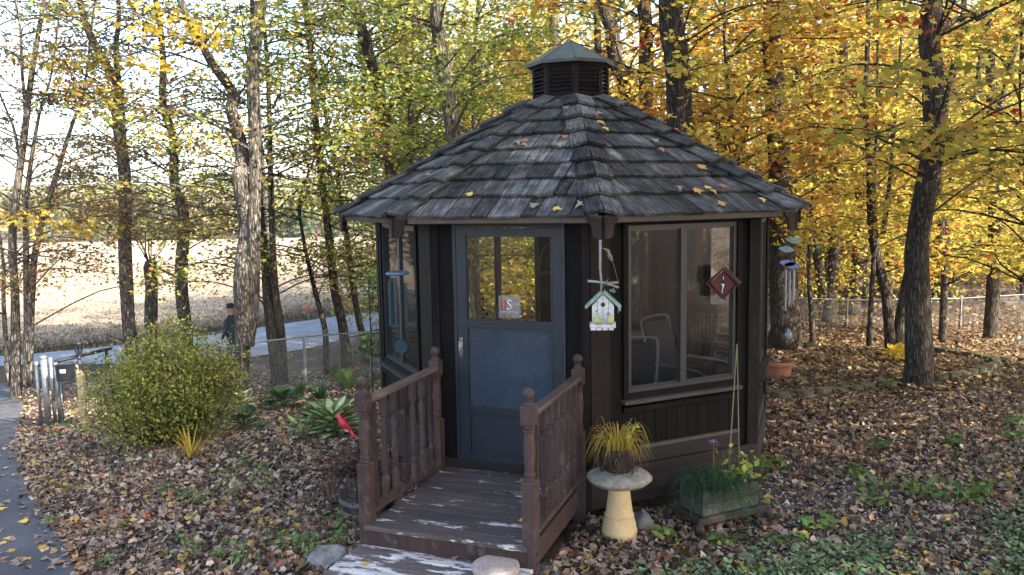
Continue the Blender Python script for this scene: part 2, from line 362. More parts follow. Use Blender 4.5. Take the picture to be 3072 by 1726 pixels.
# ================================================================== THE SETTING
def axis(lo, hi, step, far):
    a = list(np.arange(lo, hi+1e-6, step)); s = step; x = hi
    while x < far: s *= 1.35; x += s; a.append(x)
    s = step; x = lo
    while x > -far: s *= 1.35; x -= s; a.insert(0, x)
    return np.array(a)
gx, gy = axis(-18, 12, .4, 900), axis(-10, 26, .4, 900)
XX, YY = np.meshgrid(gx, gy); ZZ = hgt(XX, YY)
nx, ny = len(gx), len(gy)
I = np.arange(nx*ny).reshape(ny, nx)
F = np.stack([I[:-1, :-1], I[:-1, 1:], I[1:, 1:], I[1:, :-1]], -1).reshape(-1, 4)
def grid_mesh(name, V, F, mat, smooth=True):
    me = bpy.data.meshes.new(name); me.from_pydata(V.tolist(), [], F.tolist()); me.materials.append(mat)
    if smooth: me.polygons.foreach_set('use_smooth', [True]*len(me.polygons))
    return me
def m_ground():
    g = NG('leafy_soil'); p = g.coord('Position')
    c = g.ramp(g.noise(p, 9, 6, .7), [(.25, (.028, .02, .014)), (.5, (.08, .055, .038)), (.75, (.15, .105, .07))])
    vo = g.n('TexVoronoi'); vo.inputs['Scale'].default_value = 14; g.l(p, vo.inputs['Vector'])
    lc = g.ramp(g.n('SeparateColor').outputs[0] if False else vo.outputs['Distance'], [(.0, (.20, .12, .06)), (.5, (.09, .05, .028)), (1, (.04, .025, .016))])
    c = g.mix(.55, c, lc)
    gm = g.ramp(g.noise(p, .55, 4), [(.52, 0), (.60, 1)])
    gv = g.ramp(g.noise(p, 70, 3), [(.3, (.09, .09, .09)), (.7, (.33, .32, .31))])
    c = g.mix(g.math('MULTIPLY', gm, .45), c, gv)
    g.bump(g.noise(p, 40, 5), .8, .03); return g.col(c, .95, .1)
GROUND = m_ground()
go = link('ground', grid_mesh('ground', np.stack([XX, YY, ZZ], -1).reshape(-1, 3), F, GROUND)); go['kind'] = 'structure'

def strip(name, A, B, m, mat, lift, n=40):
    def rs(P):
        P = np.array(P, float); d = np.r_[0, np.cumsum(np.linalg.norm(np.diff(P, axis=0), axis=1))]; t = np.linspace(0, d[-1], n)
        return np.stack([np.interp(t, d, P[:, i]) for i in range(2)], 1)
    A, B = rs(A), rs(B); V = []
    for i in range(n):
        for j in range(m+1):
            q = A[i]+(B[i]-A[i])*(j/m); V.append((q[0], q[1], gz(*q)+lift+(.012*math.sin(math.pi*j/m) if lift > .01 else 0)))
    F = [(i*(m+1)+j, i*(m+1)+j+1, (i+1)*(m+1)+j+1, (i+1)*(m+1)+j) for i in range(n-1) for j in range(m)]
    o = link(name, grid_mesh(name, np.array(V), np.array(F), mat)); o['kind'] = 'structure'; return o
def m_asphalt(name, lo, hi):
    g = NG(name); p = g.coord('Position')
    c = g.ramp(g.noise(p, 110, 3, .8), [(.3, lo), (.7, hi)])
    c = g.mix(g.math('MULTIPLY', g.ramp(g.noise(p, 1.3, 5), [(.4, 0), (.7, 1)]), .4), c, tuple(x*1.7 for x in hi))
    g.bump(g.noise(p, 160, 3), .5, .006); return g.col(c, .85, .25)
ASPH = m_asphalt('dark_asphalt', (.035, .035, .038), (.085, .085, .09)); ROADM = m_asphalt('grey_road', (.15, .155, .17), (.27, .275, .29))
dpx = [(256, 1726), (184, 1644), (128, 1563), (98, 1477), (70, 1400), (52, 1345), (54, 1300), (66, 1262), (70, 1225), (60, 1190), (30, 1150)]
DRV = [tuple(gp(u, v)[:2]) for u, v in dpx]
d0 = (Vector(DRV[0])-Vector(DRV[1])).normalized(); DRV = [tuple(Vector(DRV[0])+d0*6), tuple(Vector(DRV[0])+d0*2)]+DRV
def off(P, w_):
    out = []
    for i in range(len(P)):
        t = Vector(P[min(i+1, len(P)-1)])-Vector(P[max(i-1, 0)]); t.normalize(); out.append((P[i][0]-t.y*w_, P[i][1]+t.x*w_))
    return out
wig = [(x+.05*math.sin(i*2.1), y+.04*math.cos(i*1.7)) for i, (x, y) in enumerate(DRV)]
strip('driveway', wig, off(DRV, 3.2), 9, ASPH, .025, 70)
rfar = [(-500, 1098), (-100, 1078), (100, 1066), (400, 1036), (640, 1008), (850, 977), (1130, 938), (1320, 916)]
rnear = [(-500, 1150), (-100, 1112), (60, 1098), (400, 1096), (620, 1086), (760, 1074), (930, 1048), (1130, 992), (1320, 952)]
RFAR = [tuple(gp(*q)[:2]) for q in rfar]; RNEAR = [tuple(gp(*q)[:2]) for q in rnear]
strip('road', RNEAR, RFAR, 8, ROADM, .035, 60)
# field of ripe crop beyond the road
def m_field():
    g = NG('ripe_crop'); p = g.coord('Position')
    c = g.ramp(g.noise(g.coord('Position', (1, 1, 1)), 6, 5, .8), [(.3, (.23, .172, .112)), (.7, (.38, .29, .20))])
    c = g.mix(g.math('MULTIPLY', g.noise(p, .08, 3), .35), c, (.34, .275, .195)); g.bump(g.noise(p, 5, 5), 1, .12); return g.col(c, .95, .05)
FIELD = m_field()
def interp_edge(u):
    return float(np.interp(u, [q[0] for q in rfar], [q[1] for q in rfar]))
V = []; NU, NV = 40, 26
for i in range(NU):
    u = lerp(-1400, 1750, i/(NU-1)); a = np.array(gp(u, interp_edge(u)-14)[:2]); b = np.array(onground(u, 96)[:2])
    for j in range(NV):
        q = a+(b-a)*(j/(NV-1))**2; V.append((q[0], q[1], gz(*q)+.06+.25*min(1, j/3)))
F = np.array([(i*NV+j, i*NV+j+1, (i+1)*NV+j+1, (i+1)*NV+j) for i in range(NU-1) for j in range(NV-1)])
link('field', grid_mesh('field', np.array(V), F, FIELD))['kind'] = 'structure'
# standing stalks in the near part of the field, weeds on the verge
def ribbons(name, base, hgts, wid, lean, mat, seed=3):
    r = np.random.default_rng(seed); N = len(base); a = r.uniform(0, 2*np.pi, N); dr = np.stack([np.cos(a), np.sin(a), 0*a], 1)
    sd = np.stack([-np.sin(a), np.cos(a), 0*a], 1)*np.asarray(wid).reshape(-1, 1); ln = r.uniform(.2, 1, N)[:, None]*lean*hgts[:, None]
    up = np.array([0, 0, 1.])[None]*hgts[:, None]
    V = np.stack([base-sd, base+sd, base+dr*ln*.35+up*.6+sd*.7, base+dr*ln+up, base+dr*ln*.35+up*.6-sd*.7], 1)
    return raw_mesh(name, V.reshape(-1, 3), 5, mat)
N = 42000; u = rng.uniform(-150, 1500, N); tt = rng.random(N)**1.6
B_ = np.zeros((N, 3))
for i in range(N):
    e = interp_edge(u[i])-14; 
    dn = (2.33+2.35)*FPX/(max(e, 640)-595); D = dn+tt[i]*34; q = CAM+D*(FH+(u[i]-CX)/FPX*RH); B_[i, :2] = q[:2]
B_[:, 2] = hgt(B_[:, 0], B_[:, 1])+.1
LSTALK = m_leaf('dry_stalk', [(0, (.19, .145, .10)), (.5, (.29, .235, .165)), (1, (.36, .295, .21))], .3, .3, cscale=.1)
tag(link('crop_stalks', leaf_mesh('crop_stalks', B_+np.stack([0*u, 0*u, rng.uniform(.06, .30, N)], 1), rng.uniform(.05, .12, N), KITE, LSTALK, 1.0, .3, 77)), 'dry tan crop stalks standing in the ripe field across the road', 'crop', kind='stuff')
N = 14000; k_ = rng.uniform(0, 1, N); RF = np.array(RFAR); dd = np.r_[0, np.cumsum(np.linalg.norm(np.diff(RF, axis=0), axis=1))]
bx = np.interp(k_*dd[-1], dd, RF[:, 0]); by = np.interp(k_*dd[-1], dd, RF[:, 1]); of = rng.uniform(.1, 2.6, N)
tn = (RF[-1]-RF[2])/np.linalg.norm(RF[-1]-RF[2]); nrm = np.array([-tn[1], tn[0]])
if nrm@(FH[:2]) < 0: nrm = -nrm
B_ = np.stack([bx+nrm[0]*of, by+nrm[1]*of, 0*bx], 1); B_[:, 2] = hgt(B_[:, 0], B_[:, 1])
LVERGE = m_leaf('verge_weed', [(0, (.11, .125, .06)), (.35, (.20, .19, .11)), (.7, (.31, .25, .17)), (1, (.36, .25, .19))], .35, 1.0, cscale=.25)
tag(link('roadside_weeds', ribbons('roadside_weeds', B_, .10+np.clip(of-.3, 0, 2)*.13*rng.uniform(.5, 1.3, N), rng.uniform(.008, .022, N), .7, LVERGE, 5)), 'tall dull green and brown weeds along the far verge of the road', 'weeds', kind='stuff')

# far tree line beyond the field and the hill behind it
HILLM = m_mottle('wooded_hill', (.05, .065, .03), (.22, .19, .09), .09, .95, .6, .05, 0, (1, 1, 1), .9, 'Position', 1.0)
V = []; NU, NV = 90, 12
for i in range(NU):
    u = lerp(-4200, 6000, i/(NU-1))
    for j in range(NV):
        D = 135+j*26; q = CAM+D*(FH+(u-CX)/FPX*RH); t = j/(NV-1)
        h = -3+11.5*math.sin(min(1, t*1.25)*math.pi/2)*(1+.16*math.sin(u*.0021)+.09*math.sin(u*.0063+1))+rnd.uniform(-.3, .5)
        V.append((q[0], q[1], h))
F = np.array([(i*NV+j, i*NV+j+1, (i+1)*NV+j+1, (i+1)*NV+j) for i in range(NU-1) for j in range(NV-1)])
link('hill', grid_mesh('hill', np.array(V), F, HILLM))['kind'] = 'structure'
P = []
for i in range(170):
    u0 = rnd.uniform(-1500, 2300); D0 = rnd.uniform(98, 150); c = CAM+D0*(FH+(u0-CX)/FPX*RH); H = rnd.uniform(3.2, 6.6)*(.8+D0/400); wd = rnd.uniform(1.4, 3.2); con = rnd.random() < .3
    for _ in range(130):
        t = rnd.random()**.8; rr = wd*((1-t)*.9+.1 if con else math.sin(math.pi*min(1, .15+t*.85))**.6)*math.sqrt(rnd.random()); a = rnd.uniform(0, 6.28)
        P.append((c[0]+rr*math.cos(a), c[1]+rr*math.sin(a), gz(c[0], c[1])+t*H))
P = np.array(P)
LFARL = m_leaf('far_foliage', [(0, (.03, .06, .03)), (.3, (.07, .10, .04)), (.55, (.16, .16, .06)), (.8, (.28, .21, .08)), (1, (.26, .15, .08))], .3, 1.6, cscale=.07)
tag(link('treeline', leaf_mesh('treeline', P, rng.uniform(.5, 1.1, len(P)), KITE, LFARL, .9, .2, 21)), 'hazy far line of green and tan trees across the ripe field', 'trees', kind='stuff')

# ================================================================== THE GAZEBO
AW, KW = 1.9043, 0.3638; AE, KE = 2.2083, 0.3986
def octo(a, k): return [Vector(q) for q in ((-a*k, -a), (a*k, -a), (a, -a*k), (a, a*k), (a*k, a), (-a*k, a), (-a, a*k), (-a, -a*k))]
WC = octo(AW, KW); EC = octo(AE, KE)
gaz = empty('gazebo', (0, 0, 0), 0, 'dark brown octagonal wooden gazebo with shingled roof, vented cupola and blue door', 'gazebo')
def wframe(i):
    a, b = WC[i], WC[(i+1) % 8]; t = (b-a).normalized(); n = Vector((t.y, -t.x)); Ln = (b-a).length
    def Pf(s, o, z): q = a+t*s+n*o; return (q.x, q.y, z)
    return Pf, Ln
mb = MB(); mb.prism([(v.x*.985, v.y*.985) for v in WC], -.10, -.002); mb.build('floor', INNER, gaz)
# skirt boards round the base
for i in range(8):
    Pf, Ln = wframe(i)
    for j in range(4):
        z1 = .045-j*.082; MB().bevbox(-.012+j*.0012, Ln+.012-j*.0012, .0, .034-j*.003, z1-.08, z1, .003, Pf).build('skirt_board', SKIRTM, gaz)
    # piers under the corners
for c in WC: MB().box(c.x*.93-.06, c.x*.93+.06, c.y*.93-.06, c.y*.93+.06, gz(c.x*.93, c.y*.93)-.15, -.1).build('pier', INNER, gaz)
def window(Pf, s0, s1, z0, z1, two=True, pane=None):
    fr = MB(); w_ = .035
    for b in ((s0, s1, z0, z0+w_), (s0, s1, z1-w_, z1), (s0, s0+w_, z0+w_+.001, z1-w_-.001), (s1-w_, s1, z0+w_+.001, z1-w_-.001)):
        fr.box(b[0], b[1], -.045, .012, b[2], b[3], Pf)
    o = fr.build('window', ALU, gaz); mid = (s0+s1)/2
    MB().box(mid-.028, mid+.028, -.036, .008, z0+w_+.001, z1-w_-.001, Pf).build('mullion', ALU, o)
    for a, b, f in ((s0+w_, mid-.028, -.02), (mid+.028, s1-w_, -.012)):
        fb = MB()
        for q in ((a, a+.014, z0+w_, z1-w_), (b-.014, b, z0+w_, z1-w_), (a+.0145, b-.0145, z0+w_, z0+w_+.014), (a+.0145, b-.0145, z1-w_-.014, z1-w_)): fb.box(q[0]+.0005, q[1]-.0005, f-.008, f+.010, q[2]+.0005, q[3]-.0005, Pf)
        fb.build('sash', ALU, o)
        MB().box(a+.0148, b-.0148, f-.002, f+.002, z0+w_+.015, z1-w_-.015, Pf).build('pane', pane or SCREEN, o)
    sl_ = MB().bevbox(s0-.065, s1+.035, .002, .075, z0-.085, z0-.052, .004, Pf); sl_.build('sill', TRIM, o)
    cs = MB()
    cs.box(s0-.05, s0-.002, -.05, .03, z0-.05, z1+.04, Pf).box(s1+.002, s1+.05, -.05, .03, z0-.05, z1+.04, Pf).box(s0-.0015, s1+.0015, -.05, .026, z1+.002, z1+.038, Pf).box(s0-.0015, s1+.0015, -.05, .026, z0-.05, z0-.002, Pf)
    cs.build('casing', WALL, o); return o
def boards(Pf, s0, s1, z0, z1, o=.012, wd=.115, mat=None):
    n = max(1, round((s1-s0)/wd)); w_ = (s1-s0)/n
    for j in range(n):
        a = s0+j*w_; MB().bevbox(a+.0025, a+w_-.0025, -.03, o+rnd.uniform(-.0012, .0012), z0, z1, .003, Pf).build('siding_board', mat or WALL, gaz)
    MB().box(s0, s1, -.04, -.0305, z0-.004, z1+.004, Pf).build('wall_panel', WALL, gaz)
ZT = 2.26
for i in range(8):
    Pf, Ln = wframe(i); big = Ln > 1.6
    if i == 0:
        # door wall: corner boards, side panels and head
        MB().bevbox(-.008, .055, -.03, .030, .048, ZT, .003, Pf).build('corner_board', POSTW, gaz); MB().bevbox(Ln-.055, Ln+.008, -.03, .030, .048, ZT, .003, Pf).build('corner_board', POSTW, gaz)
        boards(Pf, .057, .192, .048, ZT, .010, .14); boards(Pf, 1.188, Ln-.057, .048, ZT, .010, .14)
        MB().box(.1945, 1.1855, -.04, .012, 2.105, ZT, Pf).build('door_head', WALL, gaz)
        continue
    if i == 7: s0, s1 = .15, 1.27
    elif big: s0, s1 = .352, 1.478
    else: s0, s1 = .20, Ln-.20
    cbw = .17 if big else .10
    MB().bevbox(-.008, (cbw if i != 7 else .07), -.03, .032, .048, ZT, .003, Pf).build('corner_board', POSTW, gaz)
    MB().bevbox(Ln-(.105 if i != 7 else .30), Ln+.008, -.03, .032, .048, ZT, .003, Pf).build('corner_board', POSTW, gaz)
    a, b = (cbw+.002 if i != 7 else .072), Ln-(.107 if i != 7 else .302)
    boards(Pf, a, s0-.052, .048, ZT, .006, .2); boards(Pf, s1+.052, b, .048, ZT, .006, .2)
    boards(Pf, s0-.05, s1+.05, .205, .498, .004)
    MB().bevbox(s0-.05, s1+.05, -.03, .036, .50, .548, .004, Pf).build('apron_trim', WALL, gaz)
    MB().bevbox(s0-.05, s1+.05, -.03, .026, .172, .203, .004, Pf).build('panel_rail', TRIM, gaz)
    MB().bevbox(s0-.05, s1+.05, -.03, .020, .05, .170, .003, Pf).build('panel_rail', SKIRTM, gaz)
    MB().box(s0-.05, s1+.05, -.04, .012, 2.105, ZT, Pf).build('window_head', WALL, gaz)
    window(Pf, s0, s1, .665, 2.062, True, SCREEN if i == 1 else SCREEN3 if i == 7 else GLASS)
# ---- the door
Pf, Ln = wframe(0)
jm = MB(); jm.box(.1945, .2215, -.05, .028, .0, 2.103, Pf).box(1.1585, 1.1855, -.05, .028, .0, 2.103, Pf).box(.2217, 1.1583, -.05, .027, 2.062, 2.1025, Pf)
door = MB().box(.224, .318, -.012, .022, .004, 2.058, Pf)
door.box(1.062, 1.156, -.012, .022, .004, 2.058, Pf).box(.3182, 1.0618, -.0118, .0215, 1.985, 2.0575, Pf).box(.3182, 1.0618, -.0118, .0215, 1.212, 1.285, Pf).box(.3182, 1.0618, -.0118, .0215, .462, .528, Pf).box(.3182, 1.0618, -.0118, .0215, .0045, .105, Pf)
door = door.build('door', DOORM, gaz)
jm.build('door_frame', DOORM, door)
bd = MB()
for z in (1.228, 1.252, .478, .505): bd.box(.3185, 1.0615, .0216, .0265, z, z+.009, Pf)
for s in (.3045, 1.0645):
    bd.box(s, s+.011, .0221, .027, .06, 2.03, Pf)
bd.build('moulding', DOORM, door)
MB().box(.3184, 1.0616, -.004, .006, .1052, .4618, Pf).build('bottom_panel', DOORM, door)
kp = MB(); kp.bevbox(.335, 1.045, .0065, .011, .13, .44, .002, Pf); kp.build('kick_panel', DOORM, door)
MB().box(.3184, 1.0616, .000, .003, 1.2852, 1.9848, Pf).build('upper_pane', GLASS, door)
MB().box(.3184, 1.0616, .000, .003, .5282, 1.2118, Pf).build('lower_pane', SCREEN2, door)
MB().box(.2225, 1.1575, -.03, .045, -.0015, .0035, Pf).build('threshold', ALU, door)
hd = MB(); hd.tube([Pf(.252, .024, 1.105), Pf(.252, .05, 1.09), Pf(.252, .055, 1.03), Pf(.252, .05, .975), Pf(.252, .024, .96)], [.009, .011, .012, .011, .009], 8).bevbox(.240, .266, .022, .030, .945, 1.125, .003, Pf)
hd.build('handle', METAL, door, True)
hg = MB()
for z in (.3, 1.0, 1.75): hg.tube([Pf(1.158, .03, z), Pf(1.158, .03, z+.09)], .008, 6)
hg.build('hinge', DOORM, door)
# plastic sheet with letters hung in the door window
sh = MB().box(.598, .792, .0045, .0052, 1.306, 1.492, Pf).build('window_decal', m_glass('clear_plastic', (.78, .78, .78), .22, (.5, .5, .5), 1.2), door)
RED = m_flat('red_print', (.35, .03, .015), .5); WHT = m_flat('white_print', (.85, .86, .88), .5)
def stroke(name, pts, r, mat, par, o=.006):
    MB().tube([Pf(s, o, z) for s, z in pts], r, 6, True, .25).build(name, mat, par)
stroke('letter_u', [(.622, 1.455)]+[(.640-.018*math.cos(t), 1.392-.022*math.sin(t)) for t in np.linspace(0, math.pi, 8)]+[(.658, 1.455)], .0075, RED, sh)
stroke('letter_s', [(.712, 1.447), (.700, 1.456), (.686, 1.452), (.680, 1.438), (.688, 1.424), (.702, 1.414), (.710, 1.398), (.704, 1.382), (.690, 1.376), (.676, 1.384)], .0125, WHT, sh)
stroke('underline', [(.615, 1.352), (.70, 1.357), (.772, 1.354)], .004, WHT, sh); stroke('red_flower', [(.706, 1.330), (.714, 1.326)], .011, RED, sh); stroke('green_sprig', [(.640, 1.332), (.652, 1.320), (.646, 1.312)], .006, m_flat('green_print', (.05, .09, .05)), sh)

# ---- roof: deck, shingles course by course, hip caps, fascia, corner brackets
ZE, ZC, RCB = 2.157, 3.27, .40
TC = octo(RCB*math.cos(R(22.5)), math.tan(R(22.5)))
rf = MB(); k_ = [(c.x*1.0, c.y*1.0, ZE-.02) for c in EC]; t_ = [(c.x, c.y, ZC-.02) for c in TC]
rf.rings([[(c.x*.98, c.y*.98, ZE-.06) for c in EC], k_, t_, [(c.x*.9, c.y*.9, ZC-.06) for c in TC]], False)
for j in range(8): rf.add([(EC[j].x*.98, EC[j].y*.98, ZE-.06), (EC[(j+1) % 8].x*.98, EC[(j+1) % 8].y*.98, ZE-.06), (TC[(j+1) % 8].x*.9, TC[(j+1) % 8].y*.9, ZC-.06), (TC[j].x*.9, TC[j].y*.9, ZC-.06)], [(0, 1, 2, 3)])
roof = rf.build('roof', INNER, gaz)
NC = 8
back = MB()
def facet(i):
    a0, b0 = Vector((*EC[i], ZE)), Vector((*EC[(i+1) % 8], ZE)); a1, b1 = Vector((*TC[i], ZC)), Vector((*TC[(i+1) % 8], ZC))
    m0, m1 = (a0+b0)/2, (a1+b1)/2; t = (b0-a0).normalized(); up = (m1-m0); Ls = up.length; up.normalize(); n = t.cross(up).normalized()
    if n.z < 0: n = -n
    return m0, t, up, n, Ls, (b0-a0).length/2, (b1-a1).length/2
def shingle(i, x0, x1, xt0, xt1, y0, y1, lift0, lift1, th, sep):
    m0, t, up, n, Ls, w0, w1 = facet(i); xm, ym = (x0+x1)/2, y0
    org = m0+t*xm+up*ym
    skew = rnd.uniform(-.006, .006)
    pts = [(x0-xm, 0+skew, lift0), (x1-xm, 0-skew, lift0), (xt1-xm, y1-y0, lift1), (xt0-xm, y1-y0, lift1)]
    c = [(p[0], p[1], p[2]) for p in pts]+[(p[0], p[1], p[2]+(th if q < 2 else .006)) for q, p in enumerate(pts)]
    if sep:
        m = MB().hexa(c); o = m.build('shingle', SHINGLE, roof)
        M = Matrix.Identity(4)
        for r_ in range(3): M[r_][0], M[r_][1], M[r_][2], M[r_][3] = t[r_], up[r_], n[r_], org[r_]
        o.matrix_local = M
    else: back.hexa([tuple(org+t*q[0]+up*q[1]+n*q[2]) for q in c])
for i in range(8):
    m0, t, up, n, Ls, w0, w1 = facet(i); ex = Ls/NC; sep = i in (0, 1, 7, 2)
    for c in range(NC):
        y0 = c*ex-(.045 if c == 0 else 0)+rnd.uniform(-.006, .006); y1 = min(Ls+.02, (c+1)*ex+.07)
        wb = lerp(w0, w1, max(0, y0)/Ls)-.02; wt = lerp(w0, w1, min(1, y1/Ls))-.02; x = -wb
        while x < wb-.03:
            wd = rnd.choice((.12, .16, .2, .24, .28))*rnd.uniform(.9, 1.1); x2 = min(x+wd, wb)
            if wb-x2 < .07: x2 = wb
            a, b = x+.005, x2-.005; ta, tb = max(-wt, min(wt, a)), max(-wt, min(wt, b))
            if tb-ta < .01: ta, tb = (tb-.012, tb) if a > 0 else (ta, ta+.012)
            shingle(i, a, b, ta, tb, y0+rnd.uniform(-.014, .01), y1, .020+rnd.uniform(0, .009), .002, .017+rnd.uniform(0, .008), sep)
            x = x2
for i in range(8):
    # hip caps on corner i between facet i-1 and i
    e0, e1 = Vector((*EC[i], ZE)), Vector((*TC[i], ZC)); ax = e1-e0; Lh = ax.length; ax.normalize()
    sep = i in (0, 1, 2, 7)
    for side, fi in ((-1, (i-1) % 8), (1, i)):
        n = facet(fi)[3]; sd = ax.cross(n).normalized()
        mid = facet(fi)[0]
        if (mid-e0).dot(sd) < 0: sd = -sd
        nn = 8; ex = (Lh+.05)/nn
        for c in range(nn):
            y0 = c*ex-.06; y1 = min(Lh, y0+ex+.07); wv = .14+rnd.uniform(-.008, .008)
            org = e0+ax*y0
            l0, l1, th = .066, .036, .028
            if side == -1: l0 += .002
            q = [(-.012, 0, l0), (wv, rnd.uniform(-.012, .012), l0-.006), (wv*.96, y1-y0, l1-.006), (-.012, y1-y0, l1)]
            cc = q+[(a, b, z+(th if k < 2 else .008)) for k, (a, b, z) in enumerate(q)]
            if sep:
                o = MB().hexa(cc).build('hip_shingle', SHINGLE, roof); M = Matrix.Identity(4)
                for r_ in range(3): M[r_][0], M[r_][1], M[r_][2], M[r_][3] = sd[r_], ax[r_], n[r_], org[r_]
                o.matrix_local = M
            else: back.hexa([tuple(org+sd*a+ax*b+n*z) for a, b, z in cc])
bk = back.build('back_shingles', SHINGLE, roof); bk['kind'] = 'stuff'
for i in range(8):
    a, b = EC[i], EC[(i+1) % 8]; t = (b-a).normalized(); n = Vector((t.y, -t.x)); Ln = (b-a).length
    def Pe(s, o, z, a=a, t=t, n=n): q = a+t*s+n*o; return (q.x, q.y, z)
    MB().bevbox(.012, Ln-.012, -.028, .006, ZE-.052, ZE+.008, .004, Pe).build('fascia', FASC, roof)
    MB().box(.0, Ln, -.36, -.029, ZE-.045, ZE-.035, Pe).build('soffit', WALL, roof)
    # scalloped bracket board at each end of the eave
    prof = [(0, -.015), (.115, -.015), (.112, -.035), (.10, -.05), (.082, -.062), (.073, -.085), (.070, -.12), (.066, -.145), (.05, -.165), (0, -.17)]
    for s0, sg in ((.004, 1), (Ln-.004, -1)):
        poly = [(s0+sg*x, z) for x, z in prof]
        if sg < 0: poly = poly[::-1]
        m = MB(); A_ = [Pe(s, .008, ZE+z) for s, z in poly]; B_ = [Pe(s, .036, ZE+z) for s, z in poly]; m.rings([A_, B_])
        for sx, sz in ((.03, -.05), (.06, -.055)):
            q = Pe(s0+sg*sx, .037, ZE+sz); q2 = Pe(s0+sg*sx, .041, ZE+sz); m.tube([q, q2], .005, 6)
        m.build('bracket', BRK, roof)
# leftover lath strip under the eave shingles
# ---- cupola
cup = MB().prism([(c.x*.80, c.y*.80) for c in octo(.395*math.cos(R(22.5)), math.tan(R(22.5)))], 3.2, 3.62).build('cupola', DARK, gaz)
CC = octo(.395*math.cos(R(22.5)), math.tan(R(22.5)))
for i in range(8):
    a, b = CC[i], CC[(i+1) % 8]; t = (b-a).normalized(); n = Vector((t.y, -t.x)); Ln = (b-a).length
    def Pc(s, o, z, a=a, t=t, n=n): q = a+t*s+n*o; return (q.x, q.y, z)
    MB().box(.0, .034, -.03, .0, 3.235, 3.635, Pc).build('louver_frame', POSTW, cup); MB().box(Ln-.034, Ln, -.03, .0, 3.235, 3.635, Pc).build('louver_frame', POSTW, cup)
    MB().box(.0345, Ln-.0345, -.03, -.002, 3.585, 3.635, Pc).build('top_rail', POSTW, cup)
    MB().box(.0345, Ln-.0345, -.03, -.002, 3.235, 3.31, Pc).build('bottom_rail', POSTW, cup)
    for j in range(7):
        z = 3.318+j*.038; s0, s1 = .035, Ln-.035
        o = MB().hexa([Pc(s0, -.030, z+.018), Pc(s1, -.030, z+.018), Pc(s1, .0, z-.002), Pc(s0, .0, z-.002), Pc(s0, -.030, z+.025), Pc(s1, -.030, z+.025), Pc(s1, .0, z+.006), Pc(s0, .0, z+.006)])
        o.build('louver', POSTW, cup)
    # flashing board where the cupola meets the roof
    MB().hexa([Pc(-.01, .0, 3.20), Pc(Ln+.01, .0, 3.20), Pc(Ln+.03, .055, 3.235), Pc(-.03, .055, 3.235), Pc(-.004, .0, 3.285), Pc(Ln+.004, .0, 3.285), Pc(Ln+.03, .06, 3.262), Pc(-.03, .06, 3.262)]).build('base_flashing', SHINGLE, cup)
K2 = octo(.455*math.cos(R(22.5)), math.tan(R(22.5)))
m = MB(); m.rings([[(c.x*.9, c.y*.9, 3.615) for c in K2], [(c.x, c.y, 3.612) for c in K2], [(c.x*1.005, c.y*1.005, 3.643) for c in K2], [(c.x*.03, c.y*.03, 3.879) for c in K2]])
cr = m.build('cupola_roof', COPPER, cup)
for c in K2: MB().tube([(c.x*1.005, c.y*1.005, 3.645), (c.x*.02, c.y*.02, 3.881)], [.008, .007], 5).build('seam', COPPER, cup)

# ================================================================== THE PORCH
DX, DW, YD = -.0087, 1.264, -3.237
por = empty('porch', (DX, (-AW+YD)/2, gz(0, -2.6)), 0, 'small maroon brown porch deck with turned posts and railings before the blue door', 'porch')
por_off = Matrix.Translation(-Vector(por.location))
def pp(mbx, name, mat, par=None, smooth=False):
    o = mbx.build(name, mat, par or por, smooth)
    if par is None: o.matrix_local = por_off
    return o
y = -AW-.040; j = 0
while y > YD-.02:
    y2 = max(y-.138, YD-.075)
    if y2-(YD-.075) < .05: y2 = YD-.075
    front = y2 <= YD-.07
    wx = .705 if (front or y > YD) and y < YD+.14 else .60
    if front: wx = .625
    else: wx = .60
    pp(MB().bevbox(DX-wx, DX+wx, y2+.004, y, -.066, -.03+rnd.uniform(-.0015, .0015), .005), 'deck_plank', DECK); y = y2
    if front: break
pp(MB().bevbox(DX-.615, DX+.615, YD-.055, YD-.024, -.185, -.068, .003), 'riser_board', PORCH)
for sx in (-1, 1): pp(MB().bevbox(DX+sx*.612-.017, DX+sx*.612+.017, YD+.05, -AW-.045, -.24, -.069, .003), 'side_board', PORCH)
for j, z in enumerate((-.178,)):
    yy = YD-.058
    for q in range(4):
        pp(MB().bevbox(DX-.665, DX+.665, yy-.133, yy, z-.036, z+rnd.uniform(-.001, .001), .005), 'step_plank', STEPM); yy -= .139
    for sx in (-1, 1): pp(MB().box(DX+sx*.62-.02, DX+sx*.62+.02, YD-.6, YD-.06, gz(0, -3.7)-.1, z-.037), 'step_side', PORCH)
def newel(x, y):
    zb = gz(x, y)-.12; h = .045; prof = []
    m = MB().square([(h, zb), (h, .405), (.040, .417)], (x, y)).square([(.036, .795), (h, .81), (h, .925), (.039, .935)], (x, y))
    pr = [(.030, .41), (.040, .42), (.041, .435), (.032, .44), (.032, .447), (.039, .455), (.039, .468), (.031, .474), (.034, .50), (.040, .58), (.041, .66), (.036, .72), (.031, .745), (.038, .75), (.040, .765), (.033, .77), (.033, .776), (.041, .785), (.041, .80), (.03, .81)]
    m.lathe(pr, 14, (x, y, 0))
    pr2 = [(.034, .93), (.038, .94), (.034, .952), (.026, .958), (.026, .964), (.030, .972)]+[(.040*math.cos(t), 1.012+.042*math.sin(t)) for t in np.linspace(-.95, 1.5, 9)]
    m.lathe(pr2, 14, (x, y, 0)); return pp(m, 'newel_post', PORCH)
YB = -AW-.12
